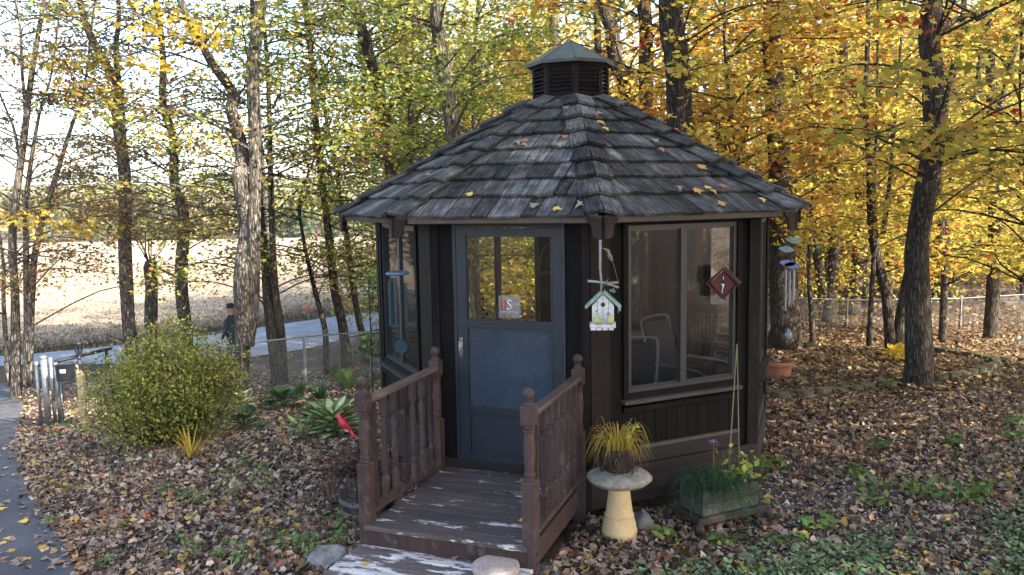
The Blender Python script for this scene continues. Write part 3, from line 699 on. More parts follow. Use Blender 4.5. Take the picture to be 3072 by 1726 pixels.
for sx in (-1, 1):
    X = DX+sx*DW/2
    newel(X, YD); newel(X, YB)
    pp(MB().bevbox(X-.043, X+.043, YD+.046, YB-.046, .845, .885, .010), 'handrail', RAILW)
    pp(MB().bevbox(X-.035, X+.035, YD+.046, YB-.046, .012, .055, .004), 'bottom_rail', PORCH)
    nb = 7
    for b in range(nb):
        yb = lerp(YD+.05, YB-.05, (b+.5)/nb); H0, H1 = .056, .844; f = .0215; wst = .0135
        m = MB().square([(f, H0), (f, .21), (wst, .225), (wst, .262), (f*.9, .28), (.0165, .45), (f*.9, .62), (wst, .64), (wst, .675), (f, .69), (f, H1)], (X, yb)); pp(m, 'baluster', PORCH)
    m = MB()
    for z in (-.09, -.16): m.tube([(X+sx*.047, YD-.01, z), (X+sx*.052, YD-.01, z)], .01, 6)
    pp(m, 'bolt', DARK)

# ================================================================== THINGS ON AND ROUND THE GAZEBO
def local(name, m, mat, par, smooth=False): return m.build(name, mat, par, smooth)
STONEM = m_mottle('pebble_aggregate', (.18, .13, .11), (.52, .44, .39), 70, .9, .8, .2, 0, (1, 1, 1), 120, 'Object', .01)
q = gp(1487, 1690); zt = -.178
d = ray(1487, 1693); tpt = CAM+d*((zt+.05-CAM[2])/d[2])
m = MB(); m.lathe([(.14, 0), (.158, .006), (.162, .025), (.158, .045), (.145, .052), (.05, .054), (.001, .054)], 36)
o = m.build('stepping_stone', STONEM); o.location = (tpt[0], tpt[1], zt+.002); o.rotation_euler = (0, 0, .3)
tag(o, 'round pebbled concrete stepping stone lying on the porch step', 'stepping stone')
ROCKM = m_mottle('grey_rock', (.07, .07, .07), (.25, .245, .24), 9, .9, .7, .2, 0, (1, 1, 1), 50, 'Object', .02)
def rock(name, loc, r, label, sq=(1, 1, .7), seed=1, group=None, mat=None, cat='rock'):
    rr = random.Random(seed); m = MB(); n, k = 14, 8; rs = []
    ph = [rr.uniform(0, 6) for _ in range(6)]
    for i in range(k+1):
        th = math.pi*(i+.001)/(k+.002); ring = []
        for j in range(n):
            a = 2*math.pi*j/n; f = 1+.13*math.sin(2*a+ph[0]+th)+.09*math.sin(3*a+ph[1]-2*th)+.05*math.sin(5*a+ph[2])*math.sin(th*3+ph[3])
            ring.append((r*sq[0]*f*math.sin(th)*math.cos(a), r*sq[1]*f*math.sin(th)*math.sin(a), r*sq[2]*(-math.cos(th)*f)+r*sq[2]*.7))
        rs.append(ring)
    m.rings(rs); o = m.build(name, mat or ROCKM, None, True); o.location = loc; tag(o, label, cat, group); return o
q = gp(1925, 1590); rock('rock', (q.x, q.y, q.z-.02), .10, 'rounded grey speckled rock behind the birdbath pedestal', (1, .9, 1.0), 3)
q = gp(985, 1690); rock('rock', (q.x, q.y, q.z-.02), .14, 'flat grey rock beside the porch step among weeds', (1.1, .9, .6), 5)
q = gp(1640, 1722); rock('rock', (q.x, q.y, q.z-.02), .10, 'pale flat stone lying at the foot of the porch post', (1.2, .9, .35), 8)

# birdbath
q = gp(1858, 1612); bb = empty('birdbath', (q.x, q.y, q.z), 0, 'concrete birdbath with cream pedestal and mossy grey bowl beside the porch', 'birdbath')
PED = m_mottle('cream_cast_stone', (.40, .28, .14), (.58, .43, .24), 5, .8, .35, .2, 0, (1, 1, 1), 45, 'Object', .008)
def m_bowl():
    g = NG('mossy_cast_stone'); p = g.coord('Object'); c = g.ramp(g.noise(p, 9, 6, .7), [(.3, (.11, .10, .08)), (.65, (.28, .255, .21))])
    z = g.n('SeparateXYZ'); g.l(g.n('TexCoord').outputs['Object'], z.inputs[0])
    mk = g.math('MULTIPLY', g.ramp(z.outputs[2], [(.45, 1), (.495, 0)]), g.ramp(g.noise(p, 16, 4), [(.4, 0), (.6, 1)])); c = g.mix(mk, c, (.13, .14, .04))
    c = g.mix(g.ramp(g.noise(p, 45, 3), [(.68, 0), (.72, .8)]), c, (.05, .045, .035)); g.bump(g.noise(p, 40, 4), .5, .01); return g.col(c, .85, .2)
MB().lathe([(.137, -.03), (.137, .02), (.133, .035), (.140, .05), (.140, .07), (.134, .085), (.128, .13), (.113, .175), (.112, .185), (.116, .19), (.112, .196), (.106, .20), (.090, .32), (.080, .41), (.079, .45)], 32).build('pedestal', PED, bb, True)
bw = MB().lathe([(.09, .435), (.17, .44), (.225, .455), (.243, .475), (.247, .49), (.243, .502), (.232, .51), (.19, .528), (.13, .542), (.05, .545), (.001, .545)], 40).build('bowl', m_bowl(), bb, True)
m = MB()
for k in range(30):
    a = k/30*6.2832; m.tube([(.246*math.cos(a-.09), .246*math.sin(a-.09), .48), (.252*math.cos(a), .252*math.sin(a), .488), (.246*math.cos(a+.11), .246*math.sin(a+.11), .497)], [.004, .006, .004], 5)
m.build('rope_edge', m_bowl(), bw, True)
# coir basket with ornamental grass on the bowl
COIR = m_mottle('dark_coir', (.012, .009, .007), (.085, .062, .048), 26, .95, 1.0, .1, 0, (1, 1, .5), 90, 'Object', .03)
pot = empty('grass_basket', (bb.location.x-.01, bb.location.y, bb.location.z+.540), .4, 'dark coir basket of yellowing ornamental grass on the birdbath bowl', 'plant')
MB().lathe([(.10, 0), (.115, .02), (.135, .09), (.155, .16), (.165, .185), (.15, .19), (.13, .17), (.001, .165)], 22, (0, 0, 0), .05).build('basket', COIR, pot, True)
m = MB()
for k in range(46):
    a = rnd.uniform(0, 6.28); z0 = rnd.uniform(.02, .18); r0 = .11+z0*.33; pts = []
    for s in range(4): b = a+s*rnd.uniform(-.12, .12); pts.append(((r0+.012*rnd.random())*math.cos(b), (r0+.012*rnd.random())*math.sin(b), z0-s*.035))
    m.tube(pts, .003, 4)
m.build('coir_fringe', LDEAD, pot)
m = MB()
for k in range(120):
    a = rnd.uniform(0, 6.28); L = rnd.uniform(.20, .42); r0 = rnd.uniform(0, .1); h = rnd.uniform(.08, .19)*(1.3 if k % 6 == 0 else 1); w_ = rnd.uniform(.0025, .005)
    pts = []
    for s in range(8):
        t = s/7; pts.append(((r0+L*.62*t**1.3)*math.cos(a), (r0+L*.62*t**1.3)*math.sin(a), .16+h*math.sin(t*2.1)*1.1-max(0, t-.5)**2*L*1.6))
    m.blade(pts, [w_*(1-(s/7)**2*.85) for s in range(8)], (-math.sin(a), math.cos(a), rnd.uniform(-.3, .3)))
m.build('grass_blades', LBLADE, pot)
P = np.array([(.10+rnd.gauss(0, .03), -.02+rnd.gauss(0, .03), .22+rnd.random()*.13) for _ in range(26)])
link('green_sprig', leaf_mesh('green_sprig', P, rng.uniform(.035, .055, 26), OVAL, LLIME, .6, .2, 4), pot)
m = MB(); 
for k in range(5): m.tube([(.08, 0, .15), (.09+k*.008, -.02+k*.01, .24), (.10+rnd.gauss(0, .02), rnd.gauss(-.02, .02), .33)], .002, 4)
m.build('sprig_stem', LWEED, pot)

# metal grate under the birdbath, dark
q2 = gp(1770, 1620); gr_ = empty('iron_grate', (q2.x, q2.y, q2.z+.005), .3, 'dark slatted iron boot grate half buried in leaves by the birdbath', 'grate')
MB().box(-.2, .2, -.17, -.155, 0, .03).box(-.2, .2, .155, .17, 0, .03).box(-.2, -.185, -.154, .154, 0, .03).box(.185, .2, -.154, .154, 0, .03).build('frame', DARK, gr_)
for k in range(7): MB().hexa([(-.17+k*.05, -.154, .004), (-.15+k*.05, -.154, .004), (-.15+k*.05, .154, .004), (-.17+k*.05, .154, .004), (-.165+k*.05, -.154, .028), (-.145+k*.05, -.154, .028), (-.145+k*.05, .154, .028), (-.165+k*.05, .154, .028)]).build('slat', DARK, gr_)

# planter on its stand beside the window wall
Pf, Ln = wframe(1); wa = math.atan2((WC[2]-WC[1]).y, (WC[2]-WC[1]).x)
c = Pf(.95, .46, 0); gzp = gz(c[0], c[1])
IRON = m_mottle('rusty_dark_iron', (.018, .012, .012), (.055, .034, .032), 10, .7, .4, .3)
st = empty('plant_stand', (c[0], c[1], gzp), wa, 'low dark iron plant stand with curved legs under the grey planter box', 'plant stand')
a_, b_ = .36, .21
for x0, x1, y0, y1 in ((-a_, a_, -b_, -b_+.06), (-a_, a_, b_-.06, b_), (-a_, -a_+.06, -b_+.061, b_-.061), (a_-.06, a_, -b_+.061, b_-.061)): MB().bevbox(x0, x1, y0, y1, .085, .15, .016).build('rail', IRON, st)
for k in range(6): MB().box(-.295+k*.11, -.235+k*.11, -b_+.061, b_-.061, .112, .134).build('slat', IRON, st)
for sx in (-1, 1):
    for sy in (-1, 1): MB().tube([(sx*.32, sy*.17, .10), (sx*.36, sy*.20, .08), (sx*.365, sy*.205, .04), (sx*.34, sy*.18, .0)], [.035, .038, .03, .034], 8).build('leg', IRON, st, True)
GREYW = m_wood('silver_grey_board', (.028, .027, .025), (.09, .087, .08), 0, .85)
px = empty('planter_box', (c[0], c[1], gzp+.1345), wa, 'weathered grey wooden planter box with ferny plants and lime leaves', 'planter')
for s, (y0, y1) in ((-1, (-.15, -.13)), (1, (.13, .15))):
    for k in range(2): MB().bevbox(-.28, .28, y0, y1, k*.105, k*.105+.102, .003).build('board', GREYW, px)
for x0, x1 in ((-.28, -.26), (.26, .28)):
    for k in range(2): MB().bevbox(x0, x1, -.1295, .1295, k*.105, k*.105+.102, .003).build('board', GREYW, px)
MB().box(-.259, .259, -.129, .129, .02, .17).build('soil', COIR, px)
m = MB()
for k in range(330):
    a = rnd.uniform(0, 6.28); x0, y0 = rnd.uniform(-.28, .08), rnd.uniform(-.14, .06); L = rnd.uniform(.16, .36); h = rnd.uniform(.10, .26)
    pts = [(x0+L*t*math.cos(a), y0+L*t*math.sin(a)-.12*t, .17+h*math.sin(t*2.4)-t*t*.22) for t in (0, .25, .5, .75, 1)]
    m.tube(pts, [.0018, .0015, .0012, .001, .0006], 3)
    for t in np.linspace(.2, 1, 9):
        i = min(3, int(t*4)); p0 = Vector(pts[i]).lerp(Vector(pts[i+1]), t*4-i); b = a+rnd.choice((-1, 1))*rnd.uniform(.6, 1.3); l = .05*(1.2-t)
        e = p0+Vector((l*math.cos(b), l*math.sin(b), rnd.uniform(-.02, .015))); m.blade([p0, (p0+e)/2+Vector((0, 0, .005)), e], [.001, .004, .0008], (-math.sin(b), math.cos(b), 0))
m.build('fern_foliage', LFERN, px)
P = np.array([(.16+rnd.gauss(0, .08), -.09+rnd.gauss(0, .07), .24+rnd.gauss(.03, .10)) for _ in range(110)])
link('lime_leaves', leaf_mesh('lime_leaves', P, rng.uniform(.05, .085, 110), OVAL, LLIME, .6, .25, 5), px)
m = MB()
for k in range(12): m.tube([(.14, -.04, .16), (.15+rnd.gauss(0, .03), -.05+rnd.gauss(0, .03), .24), (.17+rnd.gauss(0, .06), -.05+rnd.gauss(0, .05), .33)], .002, 4)
m.build('lime_stems', LWEED, px)
m = MB().tube([(-.06, -.02, .16), (-.075, -.02, .40), (-.085, -.03, .56)], .003, 5); m.build('flower_stem', LWEED, px)
PUR = m_flat('lilac_petal', (.30, .17, .42), .6)
P = np.array([(-.085+rnd.gauss(0, .018), -.03+rnd.gauss(0, .018), .565+rnd.gauss(0, .006)) for _ in range(40)]); link('lilac_flower', leaf_mesh('lilac_flower', P, rng.uniform(.015, .022, 40), OVAL, PUR, .5, .2, 6), px)
m = MB()
for k in range(9): x = .02+rnd.gauss(0, .02); m.tube([(x, 0, .17), (x+rnd.gauss(0, .02), rnd.gauss(0, .02), .36), (x+rnd.gauss(0, .05), rnd.gauss(0, .03), .48)], .0014, 4)
m.build('dry_stems', LDEAD, px)
BAMB = m_flat('green_stake', (.12, .13, .05), .6)
p0, p1 = Pf(1.06, .43, gzp+.22), Pf(1.335, .20, 1.02); MB().tube([p0, p1], .0055, 6).build('stake_tmp', BAMB)
o = bpy.data.objects['stake_tmp']; o.name = 'garden_stake'; tag(o, 'green garden stake leaning steeply from planter box toward the window', 'stake')
p0, p1 = Pf(1.20, .42, gzp+.22), Pf(1.345, .19, 1.02); o = MB().tube([p0, p1], .005, 6).build('garden_stake', BAMB); tag(o, 'green garden stake standing upright in planter box before the window', 'stake')
# seedling in front of the planter
def weed(name, loc, h, n, size, mat, label, cat, group=None, shape=OVAL, seed=0, spread=.06, stems=2):
    r = random.Random(seed); e = empty(name, loc, r.uniform(0, 6), label, cat, group); m = MB(); P = []
    for s in range(stems):
        x, y_ = r.gauss(0, spread*.6), r.gauss(0, spread*.6); m.tube([(0, 0, -.02), (x*.5, y_*.5, h*.5), (x, y_, h)], [.003, .0025, .0015], 4)
        for k in range(n//stems): t = r.uniform(.25, 1.02); P.append((x*t+r.gauss(0, spread*.55), y_*t+r.gauss(0, spread*.55), h*t+r.uniform(-.01, .01)))
    m.build('stem', mat, e); P = np.array(P)
    link('foliage', leaf_mesh('foliage', P, np.array([r.uniform(.7, 1.2)*size for _ in P]), shape, mat, .45, .2, seed+1), e); return e
q = gp(2120, 1560); weed('seedling', q, .26, 16, .075, LWEED, 'tall leafy seedling growing in front of the iron plant stand', 'plant', None, OVAL, 12, .06, 2)

# ---- hanging things under the eaves
def hang(name, loc, label, cat, rz=0): return empty(name, loc, rz, label, cat)
B0 = EC[0]; C0 = EC[1]
TEAL = m_mottle('teal_metal', (.005, .022, .036), (.010, .04, .058), 6, .4, .05, .5, .3)
BLU = m_mottle('faded_blue_metal', (.028, .066, .10), (.05, .105, .155), 6, .45, .05, .5)
ch = empty('wind_chime', (B0.x+.005, B0.y-.012, 1.13), 0, 'blue metal tube wind chime hanging from the eave left of the door'.replace('left of', 'beside'), 'wind chime')
zz = lambda z: z-1.13
MB().tube([(0, 0, zz(1.985)), (.008, 0, zz(1.965)), (.0, 0, zz(1.945)), (-.006, 0, zz(1.925)), (0, 0, zz(1.905)), (.004, 0, zz(1.885)), (0, 0, zz(1.86))], .004, 5).build('chain', DARK, ch)
MB().lathe([(.055, zz(1.682)), (.088, zz(1.683)), (.100, zz(1.690)), (.100, zz(1.697)), (.075, zz(1.712)), (.05, zz(1.714)), (.05, zz(1.70))], 28).build('top_ring', BLU, ch, True)
m = MB()
for k in range(3): a = k*2.094+.4; m.tube([(0, 0, zz(1.86)), (.07*math.cos(a), .07*math.sin(a), zz(1.71))], .0018, 4)
m.tube([(0, 0, zz(1.86)), (0, 0, zz(1.16))], .0015, 4); m.build('cord', DARK, ch)
for k, (a, z0, z1) in enumerate(((2.9, 1.655, 1.255), (3.8, 1.63, 1.255), (4.9, 1.665, 1.255), (.1, 1.615, 1.28), (.9, 1.61, 1.30))):
    x, y_ = .068*math.cos(a), .068*math.sin(a); MB().tube([(x, y_, zz(z0)), (x, y_, zz(z1))], .0135, 10).tube([(x, y_, zz(1.69)), (x, y_, zz(z0))], .0014, 4).build('chime_tube', TEAL, ch)
MB().lathe([(.001, zz(1.402)), (.032, zz(1.402)), (.035, zz(1.412)), (.032, zz(1.422)), (.001, zz(1.422))], 18).build('striker', TRIM, ch)
m = MB(); m.rings([[(.062*math.cos(2*math.pi*j/28)*.97+.01, y_, .062*math.sin(2*math.pi*j/28)+zz(1.075)) for j in range(28)] for y_ in (-.003, .003)]); o = m.build('wind_sail', TEAL, ch); 
# painted birdhouse hung from the corner bracket by the window
G = Vector((C0.x+.005, C0.y-.03, 0)); vdir = Vector((CAM[0]-G.x, CAM[1]-G.y)); az = math.atan2(vdir.y, vdir.x)+math.pi/2
bh = empty('birdhouse', (G.x, G.y, 1.32), az, 'white birdhouse with green roof and yellow pears hung under the eave bracket', 'birdhouse')
WPAINT = m_mottle('flaking_white_paint', (.30, .30, .30), (.74, .74, .73), 22, .8, .4, .2, 0, (1, 1, 2), 80)
SAGE = m_mottle('sage_green_paint', (.13, .20, .17), (.24, .33, .28), 18, .7, .3); PEAR = m_mottle('pear_yellow_paint', (.24, .23, .09), (.44, .40, .18), 16, .7, .3); TWIG = m_mottle('grey_twig', (.16, .14, .14), (.42, .38, .38), 20, .85, .5, .2, 0, (.3, 1, 1))
hz = .0
def gable(y0, y1, s=1.0): return [[(-.082*s, y, .028), (.082*s, y, .028), (.082*s, y, .165), (0, y, .255), (-.082*s, y, .165)] for y in (y0, y1)]
m = MB(); m.rings(gable(-.05, .05)); m.build('house_body', WPAINT, bh)
m = MB()
for x in (-.042, .0, .042): m.box(x-.0015, x+.0015, -.0515, -.0502, .03, .20 if x else .245)
m.build('board_joint', DARK, bh)
for sg in (-1, 1):
    t = Vector((sg*.127, 0, -.118)); n = Vector((sg*.118, 0, .127)).normalized(); a = Vector((0, 0, .262)); b = a+t
    MB().hexa([(a.x, -.068, a.z), (b.x, -.068, b.z), (b.x, .066, b.z), (a.x, .066, a.z), (a.x+n.x*.016, -.068, a.z+.016), (b.x+n.x*.016, -.068, b.z+n.z*.016), (b.x+n.x*.016, .066, b.z+n.z*.016), (a.x+n.x*.016, .066, a.z+.016)]).build('roof_board', SAGE, bh)
m = MB(); m.rings([[(.017*math.cos(2*math.pi*j/16), y_, .018+.155+.017*math.sin(2*math.pi*j/16)) for j in range(16)] for y_ in (-.0535, -.05)]); m.build('entrance_hole', DARK, bh)
MB().bevbox(-.100, .095, -.085, .055, .0, .027, .004).build('base_board', WPAINT, bh)
for x in (-.075, -.03, .015, .06): MB().bevbox(x-.019, x+.019, -.088, -.0855, -.016, .0, .002).build('base_shingle', WPAINT, bh)
for x, s in ((-.047, 1.0), (.052, 1.05)):
    MB().lathe([(.001, .028), (.022*s, .03), (.030*s, .046), (.029*s, .06), (.020*s, .082), (.013*s, .098), (.004, .108), (.001, .109)], 14, (x, -.078, 0)).build('pear', PEAR, bh, True)
P = np.array([(x+rnd.gauss(0, .012), -.085, z+rnd.gauss(0, .006)) for x, z in ((-.05, .125), (-.04, .13), (.05, .128), (.062, .122), (.105, .125), (.11, .14))]); link('painted_leaf', leaf_mesh('painted_leaf', P, .035, OVAL, SAGE, .9, .2, 9), bh)
MB().tube([(-.115, -.03, .352), (-.04, -.03, .345), (.05, -.03, .325), (.118, -.03, .30)], [.010, .009, .010, .009], 8).tube([(.02, -.012, .33), (.07, -.012, .335), (.12, -.012, .338)], [.006, .010, .010], 8).build('twig_perch', TWIG, bh, True)
P = np.array([(.005, -.045, .335), (.025, -.05, .35), (.0, -.045, .31), (.075, -.045, .285), (.085, -.04, .275)]); link('metal_leaf', leaf_mesh('metal_leaf', P, .055, MAPLE8, SAGE, .9, .2, 3), bh)
MB().tube([(-.015, -.02, .25), (-.012, -.02, .34), (-.02, -.02, .45), (-.018, .0, .66)], [.006, .009, .010, .011], 7).build('hanging_stick', TWIG, bh, True)
m = MB()
for k in range(14): a = rnd.uniform(-.5, 1.2); m.tube([(.0, -.01, .60), (.03+.02*rnd.random(), -.02, .56+.03*rnd.random()), (.04+.04*rnd.random(), -.025, .50+.05*rnd.random())], .002, 4)
m.tube([(.03, -.02, .55), (.08, -.02, .48), (.115, -.02, .345)], .0012, 4); m.build('straw_bow', LSTALK, bh)
# red diamond birdhouse hung before the window
Pf1, _ = wframe(1); q = Pf1(1.27, .10, 1.39); az1 = wa
rb_ = empty('birdhouse', q, math.atan2(CAM[1]-q[1], CAM[0]-q[0])+math.pi/2-.15, 'small red diamond shaped birdhouse hanging before the gazebo window', 'birdhouse')
REDP = m_mottle('barn_red_paint', (.085, .016, .018), (.145, .032, .034), 14, .65, .25); REDD = m_mottle('dark_red_paint', (.045, .010, .011), (.085, .02, .02), 14, .7, .25)
s = .125
m = MB(); m.rings([[(0, y_, .155-s), (s*.82, y_, .155), (0, y_, .155+s*.85), (-s*.82, y_, .155)] for y_ in (-.05, .06)]); m.build('front', REDP, rb_)
for sg in (-1, 1):
    for lo in (0, 1):
        A = Vector((0, 0, .155+(s if not lo else -s))); Bv = Vector((sg*s, 0, .155)); n = Vector((sg, 0, 1 if not lo else -1)).normalized()*.013; ex = (Bv-A).normalized()*(.012 if not lo else -.004); Bv = Bv+ex
        y0, y1 = (-.085, .07) if not lo else (-.065, .065)
        f = [(A.x, y0, A.z), (Bv.x, y0, Bv.z), (Bv.x, y1, Bv.z), (A.x, y1, A.z)]; f2 = [(x+n.x*(1 if i in (1, 2) else .0), y_, z+n.z*(1 if i in (1, 2) else 1.3)) for i, (x, y_, z) in enumerate(f)]
        MB().hexa(f+f2).build('roof_board' if not lo else 'side_board', REDD, rb_)
m = MB(); m.rings([[(.017*math.cos(2*math.pi*j/14), y_, .163+.017*math.sin(2*math.pi*j/14)) for j in range(14)] for y_ in (-.0535, -.0502)]); m.build('entrance_hole', DARK, rb_)
MB().tube([(0, -.053, .145), (.003, -.053, .13), (-.004, -.053, .10), (-.008, -.053, .075)], [.007, .005, .002, .004], 5).tube([(.003, -.053, .19), (.004, -.053, .215)], .003, 5).tube([(-.012, -.053, .148), (.012, -.053, .147)], .004, 5).build('dropping_streak', WHT, rb_)
MB().tube([(0, 0, .29), (0, .03, .75)], .0015, 4).build('hanging_wire', DARK, rb_)
# butterfly chime at the far eave corner
D0 = EC[2]; q = at(2317, 760, 7.9)
bc = empty('wind_chime', (D0.x-.02, D0.y+.06, 1.08), 0, 'glass butterfly wind chime with silver tubes hanging at the wooded side eave', 'wind chime')
FROST = m_glass('frosted_glass', (.75, .85, .85), .4, (.3, .42, .42), 1.2); BG_ = m_mottle('blue_glass', (.06, .09, .22), (.14, .18, .36), 9, .3, .05, .6)
def wing(pts, y=0): 
    m = MB(); m.rings([[(x, y-.002, z) for x, z in pts], [(x, y+.002, z) for x, z in pts]]); return m
for dx, dz, mt in ((-.03, .74, FROST), (.03, .82, FROST), (-.02, .62, BG_), (.02, .60, BG_)):
    s_ = .055; MB().rings([[(dx+s_*(.9+.35*math.cos(2*a+dz))*math.cos(a), y_, dz+s_*.55*math.sin(a)) for a in np.linspace(0, 6.283, 16, endpoint=False)] for y_ in (-.002, .002)]).build('glass_wing', mt, bc)
for x, z0, z1 in ((-.03, .56, .20), (.035, .56, .30), (.0, .55, .25)): MB().tube([(x, .01, z0), (x, .01, z1)], .010, 8).build('chime_tube', METAL, bc)
MB().tube([(0, 0, .98), (0, 0, .04)], .0015, 4).build('cord', DARK, bc)
MB().lathe([(.001, -.05), (.025, -.035), (.033, -.01), (.022, .02), (.001, .055)], 14).build('glass_drop', FROST, bc, True)

# ---- furniture inside, seen through the glass
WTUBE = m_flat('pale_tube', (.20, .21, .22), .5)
def lounge(loc, rz, label):
    e = empty('lounge_chair', loc, rz, label, 'chair')
    for x in (-.28, .28): MB().tube(catmull([(x, -.32, 0), (x, -.34, .52), (x, -.28, .63), (x, -.1, .66), (x, .22, .66), (x, .34, .60), (x, .36, 0)], 4), .012, 8).build('arm', WTUBE, e, True)
    MB().tube(catmull([(-.25, -.30, .36), (-.25, .2, .32), (-.25, .34, .70), (-.25, .42, 1.02), (-.18, .44, 1.08), (.18, .44, 1.08), (.25, .42, 1.02), (.25, .34, .70), (.25, .2, .32), (.25, -.30, .36)], 4), .012, 8).build('seat_frame', WTUBE, e, True)
    MB().hexa([(-.235, -.28, .35), (.235, -.28, .35), (.235, .2, .31), (-.235, .2, .31), (-.235, -.28, .365), (.235, -.28, .365), (.235, .2, .325), (-.235, .2, .325)]).hexa([(-.235, .21, .34), (.235, .21, .34), (.235, .425, 1.03), (-.235, .425, 1.03), (-.235, .195, .345), (.235, .195, .345), (.235, .41, 1.035), (-.235, .41, 1.035)]).build('sling', m_mottle('dark_sling', (.012, .013, .015), (.03, .032, .036), 20, .8), e)
    return e
lounge((.75, -.95, 0), wa+2.7, 'white tube lounge chair inside the gazebo near the window sill'); lounge((1.28, -.25, 0), wa+.4, 'white tube lounge chair inside the gazebo with its back to glass')
e = empty('bakers_rack', (-.25, .85, 0), .35, 'black wrought iron rack with scrolled shelves inside the gazebo', 'rack')
for x in (-.38, .38):
    MB().tube([(x, .12, 0), (x, .12, 1.45)], .011, 6).build('upright', DARK, e); MB().tube([(x, -.18, 0), (x, -.18, .85)], .011, 6).build('upright', DARK, e)
    MB().tube(catmull([(x, .10, 1.4), (x, -.08, 1.42), (x, -.15, 1.36), (x, -.12, 1.2), (x, .05, .98), (x, -.12, .9)], 4), .008, 6).build('scroll', DARK, e)
MB().tube(catmull([(-.38, .12, 1.45), (-.3, .12, 1.72), (0, .12, 1.86), (.3, .12, 1.72), (.38, .12, 1.45)], 5), .011, 6).build('arch', DARK, e)
for z, d in ((.3, .18), (.85, .18), (1.42, .06)): MB().box(-.38, .38, -d, .13, z-.012, z+.012).build('shelf', DARK, e)
for k, x in enumerate((-.2, .05, .22)): MB().tube(catmull([(x, .12, 1.43), (x-.08, .12, 1.55), (x, .12, 1.68), (x+.06, .12, 1.58), (x, .12, 1.52)], 4), .006, 5).build('scroll', DARK, e)
o = empty('storage_chest', (.55, .25, 0), -.25, 'pale grey storage chest standing inside the gazebo', 'chest')
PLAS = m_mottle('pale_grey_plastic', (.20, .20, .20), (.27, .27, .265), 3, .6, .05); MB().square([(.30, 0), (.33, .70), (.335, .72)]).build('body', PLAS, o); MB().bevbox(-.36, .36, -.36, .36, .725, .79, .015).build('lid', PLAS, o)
o = empty('slat_chair', (1.05, .75, 0), -.7, 'wooden slat back chair inside the gazebo by the back windows', 'chair')
for x, y_ in ((-.21, -.2), (.21, -.2)): MB().box(x-.02, x+.02, y_-.02, y_+.02, 0, .44).build('leg', INNER, o)
for x in (-.21, .21): MB().hexa([(x-.02, .18, 0), (x+.02, .18, 0), (x+.02, .22, 0), (x-.02, .22, 0), (x-.02, .26, 1.08), (x+.02, .26, 1.08), (x+.02, .295, 1.08), (x-.02, .295, 1.08)]).build('leg', INNER, o)
MB().bevbox(-.24, .24, -.22, .24, .441, .47, .006).build('seat', INNER, o); MB().bevbox(-.189, .189, .255, .285, .98, 1.09, .004).build('top_rail', INNER, o)
for k in range(6): MB().box(-.16+k*.06, -.135+k*.06, .235, .25, .475, .979).build('slat', INNER, o)

# ---- barrel with dead plants and a cardinal
q = gp(1088, 1560); q = Vector((q.x-.02, q.y+.12, gz(q.x, q.y+.12)))
bar = empty('barrel_planter', q, 0, 'grey half barrel planter with metal band and dead trailing plants', 'planter')
BARW = m_wood('grey_barrel_stave', (.012, .0115, .011), (.06, .056, .052), 2, .85)
n = 18
for k in range(n):
    a0, a1 = 2*math.pi*k/n+.008, 2*math.pi*(k+1)/n-.008; rs = []
    for z, r_ in ((-.03, .205), (.12, .228), (.25, .240), (.40, .245)): rs.append([(r_*math.cos(a0), r_*math.sin(a0), z), (r_*math.cos(a1), r_*math.sin(a1), z), ((r_-.02)*math.cos(a1), (r_-.02)*math.sin(a1), z), ((r_-.02)*math.cos(a0), (r_-.02)*math.sin(a0), z)])
    MB().rings(rs).build('stave', BARW, bar)
for z, r_ in ((.165, .234), (.06, .219)): MB().rings([[((r_+dr)*math.cos(2*math.pi*j/36), (r_+dr+0)*math.sin(2*math.pi*j/36), z+dz) for j in range(36)] for dr, dz in ((.0, -.02), (.005, -.02), (.0085, .02), (.0, .02))]).build('hoop', METAL, bar)
MB().lathe([(.001, .33), (.222, .33), (.222, .34), (.001, .345)], 20).build('soil', COIR, bar)
m = MB()
for k in range(150):
    a = rnd.uniform(0, 6.28) if k % 3 else rnd.uniform(2.4, 4.4); r0 = rnd.uniform(.02, .2); L = rnd.uniform(.12, .34); h = rnd.uniform(.02, .15); dr = rnd.uniform(0, .45)
    pts = [((r0+L*t)*math.cos(a)+rnd.gauss(0, .008), (r0+L*t)*math.sin(a)+rnd.gauss(0, .008), .34+h*math.sin(t*2.6)-max(0, t-.4)**1.5*dr) for t in np.linspace(0, 1, 6)]
    m.tube(pts, [.002, .0018, .0016, .0014, .001, .0006], 3)
m.build('dead_stems', LDEAD, bar)
P = []
for k in range(1500):
    a = rnd.uniform(0, 6.28) if k % 2 else rnd.uniform(2.4, 4.4); r0 = rnd.uniform(.02, .46); P.append((r0*math.cos(a), r0*math.sin(a), .38+rnd.uniform(-.05, .20)-max(0, r0-.22)*rnd.uniform(0, 2.2)))
link('dead_leaves', leaf_mesh('dead_leaves', np.array(P), rng.uniform(.02, .045, len(P)), KITE, LDEAD, .9, .4, 15), bar)
ptop = at(1030, 1282, (np.array(q)-CAM)@FH+.0); pb = Vector((q.x-.06, q.y-.1, q.z+.33))
card = empty('cardinal_ornament', tuple(pb), 0, 'red cardinal garden ornament on a thin black stake', 'ornament')
tp = Vector(ptop)-pb; MB().tube([(0, 0, -.1), tuple(tp)], .0035, 6).build('stake', DARK, card)
CARD = m_mottle('cardinal_red', (.30, .008, .02), (.50, .02, .04), 20, .35, .1, .5); rr_ = Vector(RH); upv = Vector((0, 0, 1))
def cp(a, b): return tuple(tp+rr_*a+upv*b)
body = [(-.045, .098, .004), (-.040, .088, .016), (-.030, .075, .022), (-.028, .060, .021), (-.015, .040, .030), (.0, .018, .035), (.018, -.004, .031), (.035, -.022, .020), (.05, -.04, .012), (.072, -.075, .013), (.088, -.105, .014), (.092, -.112, .006)]
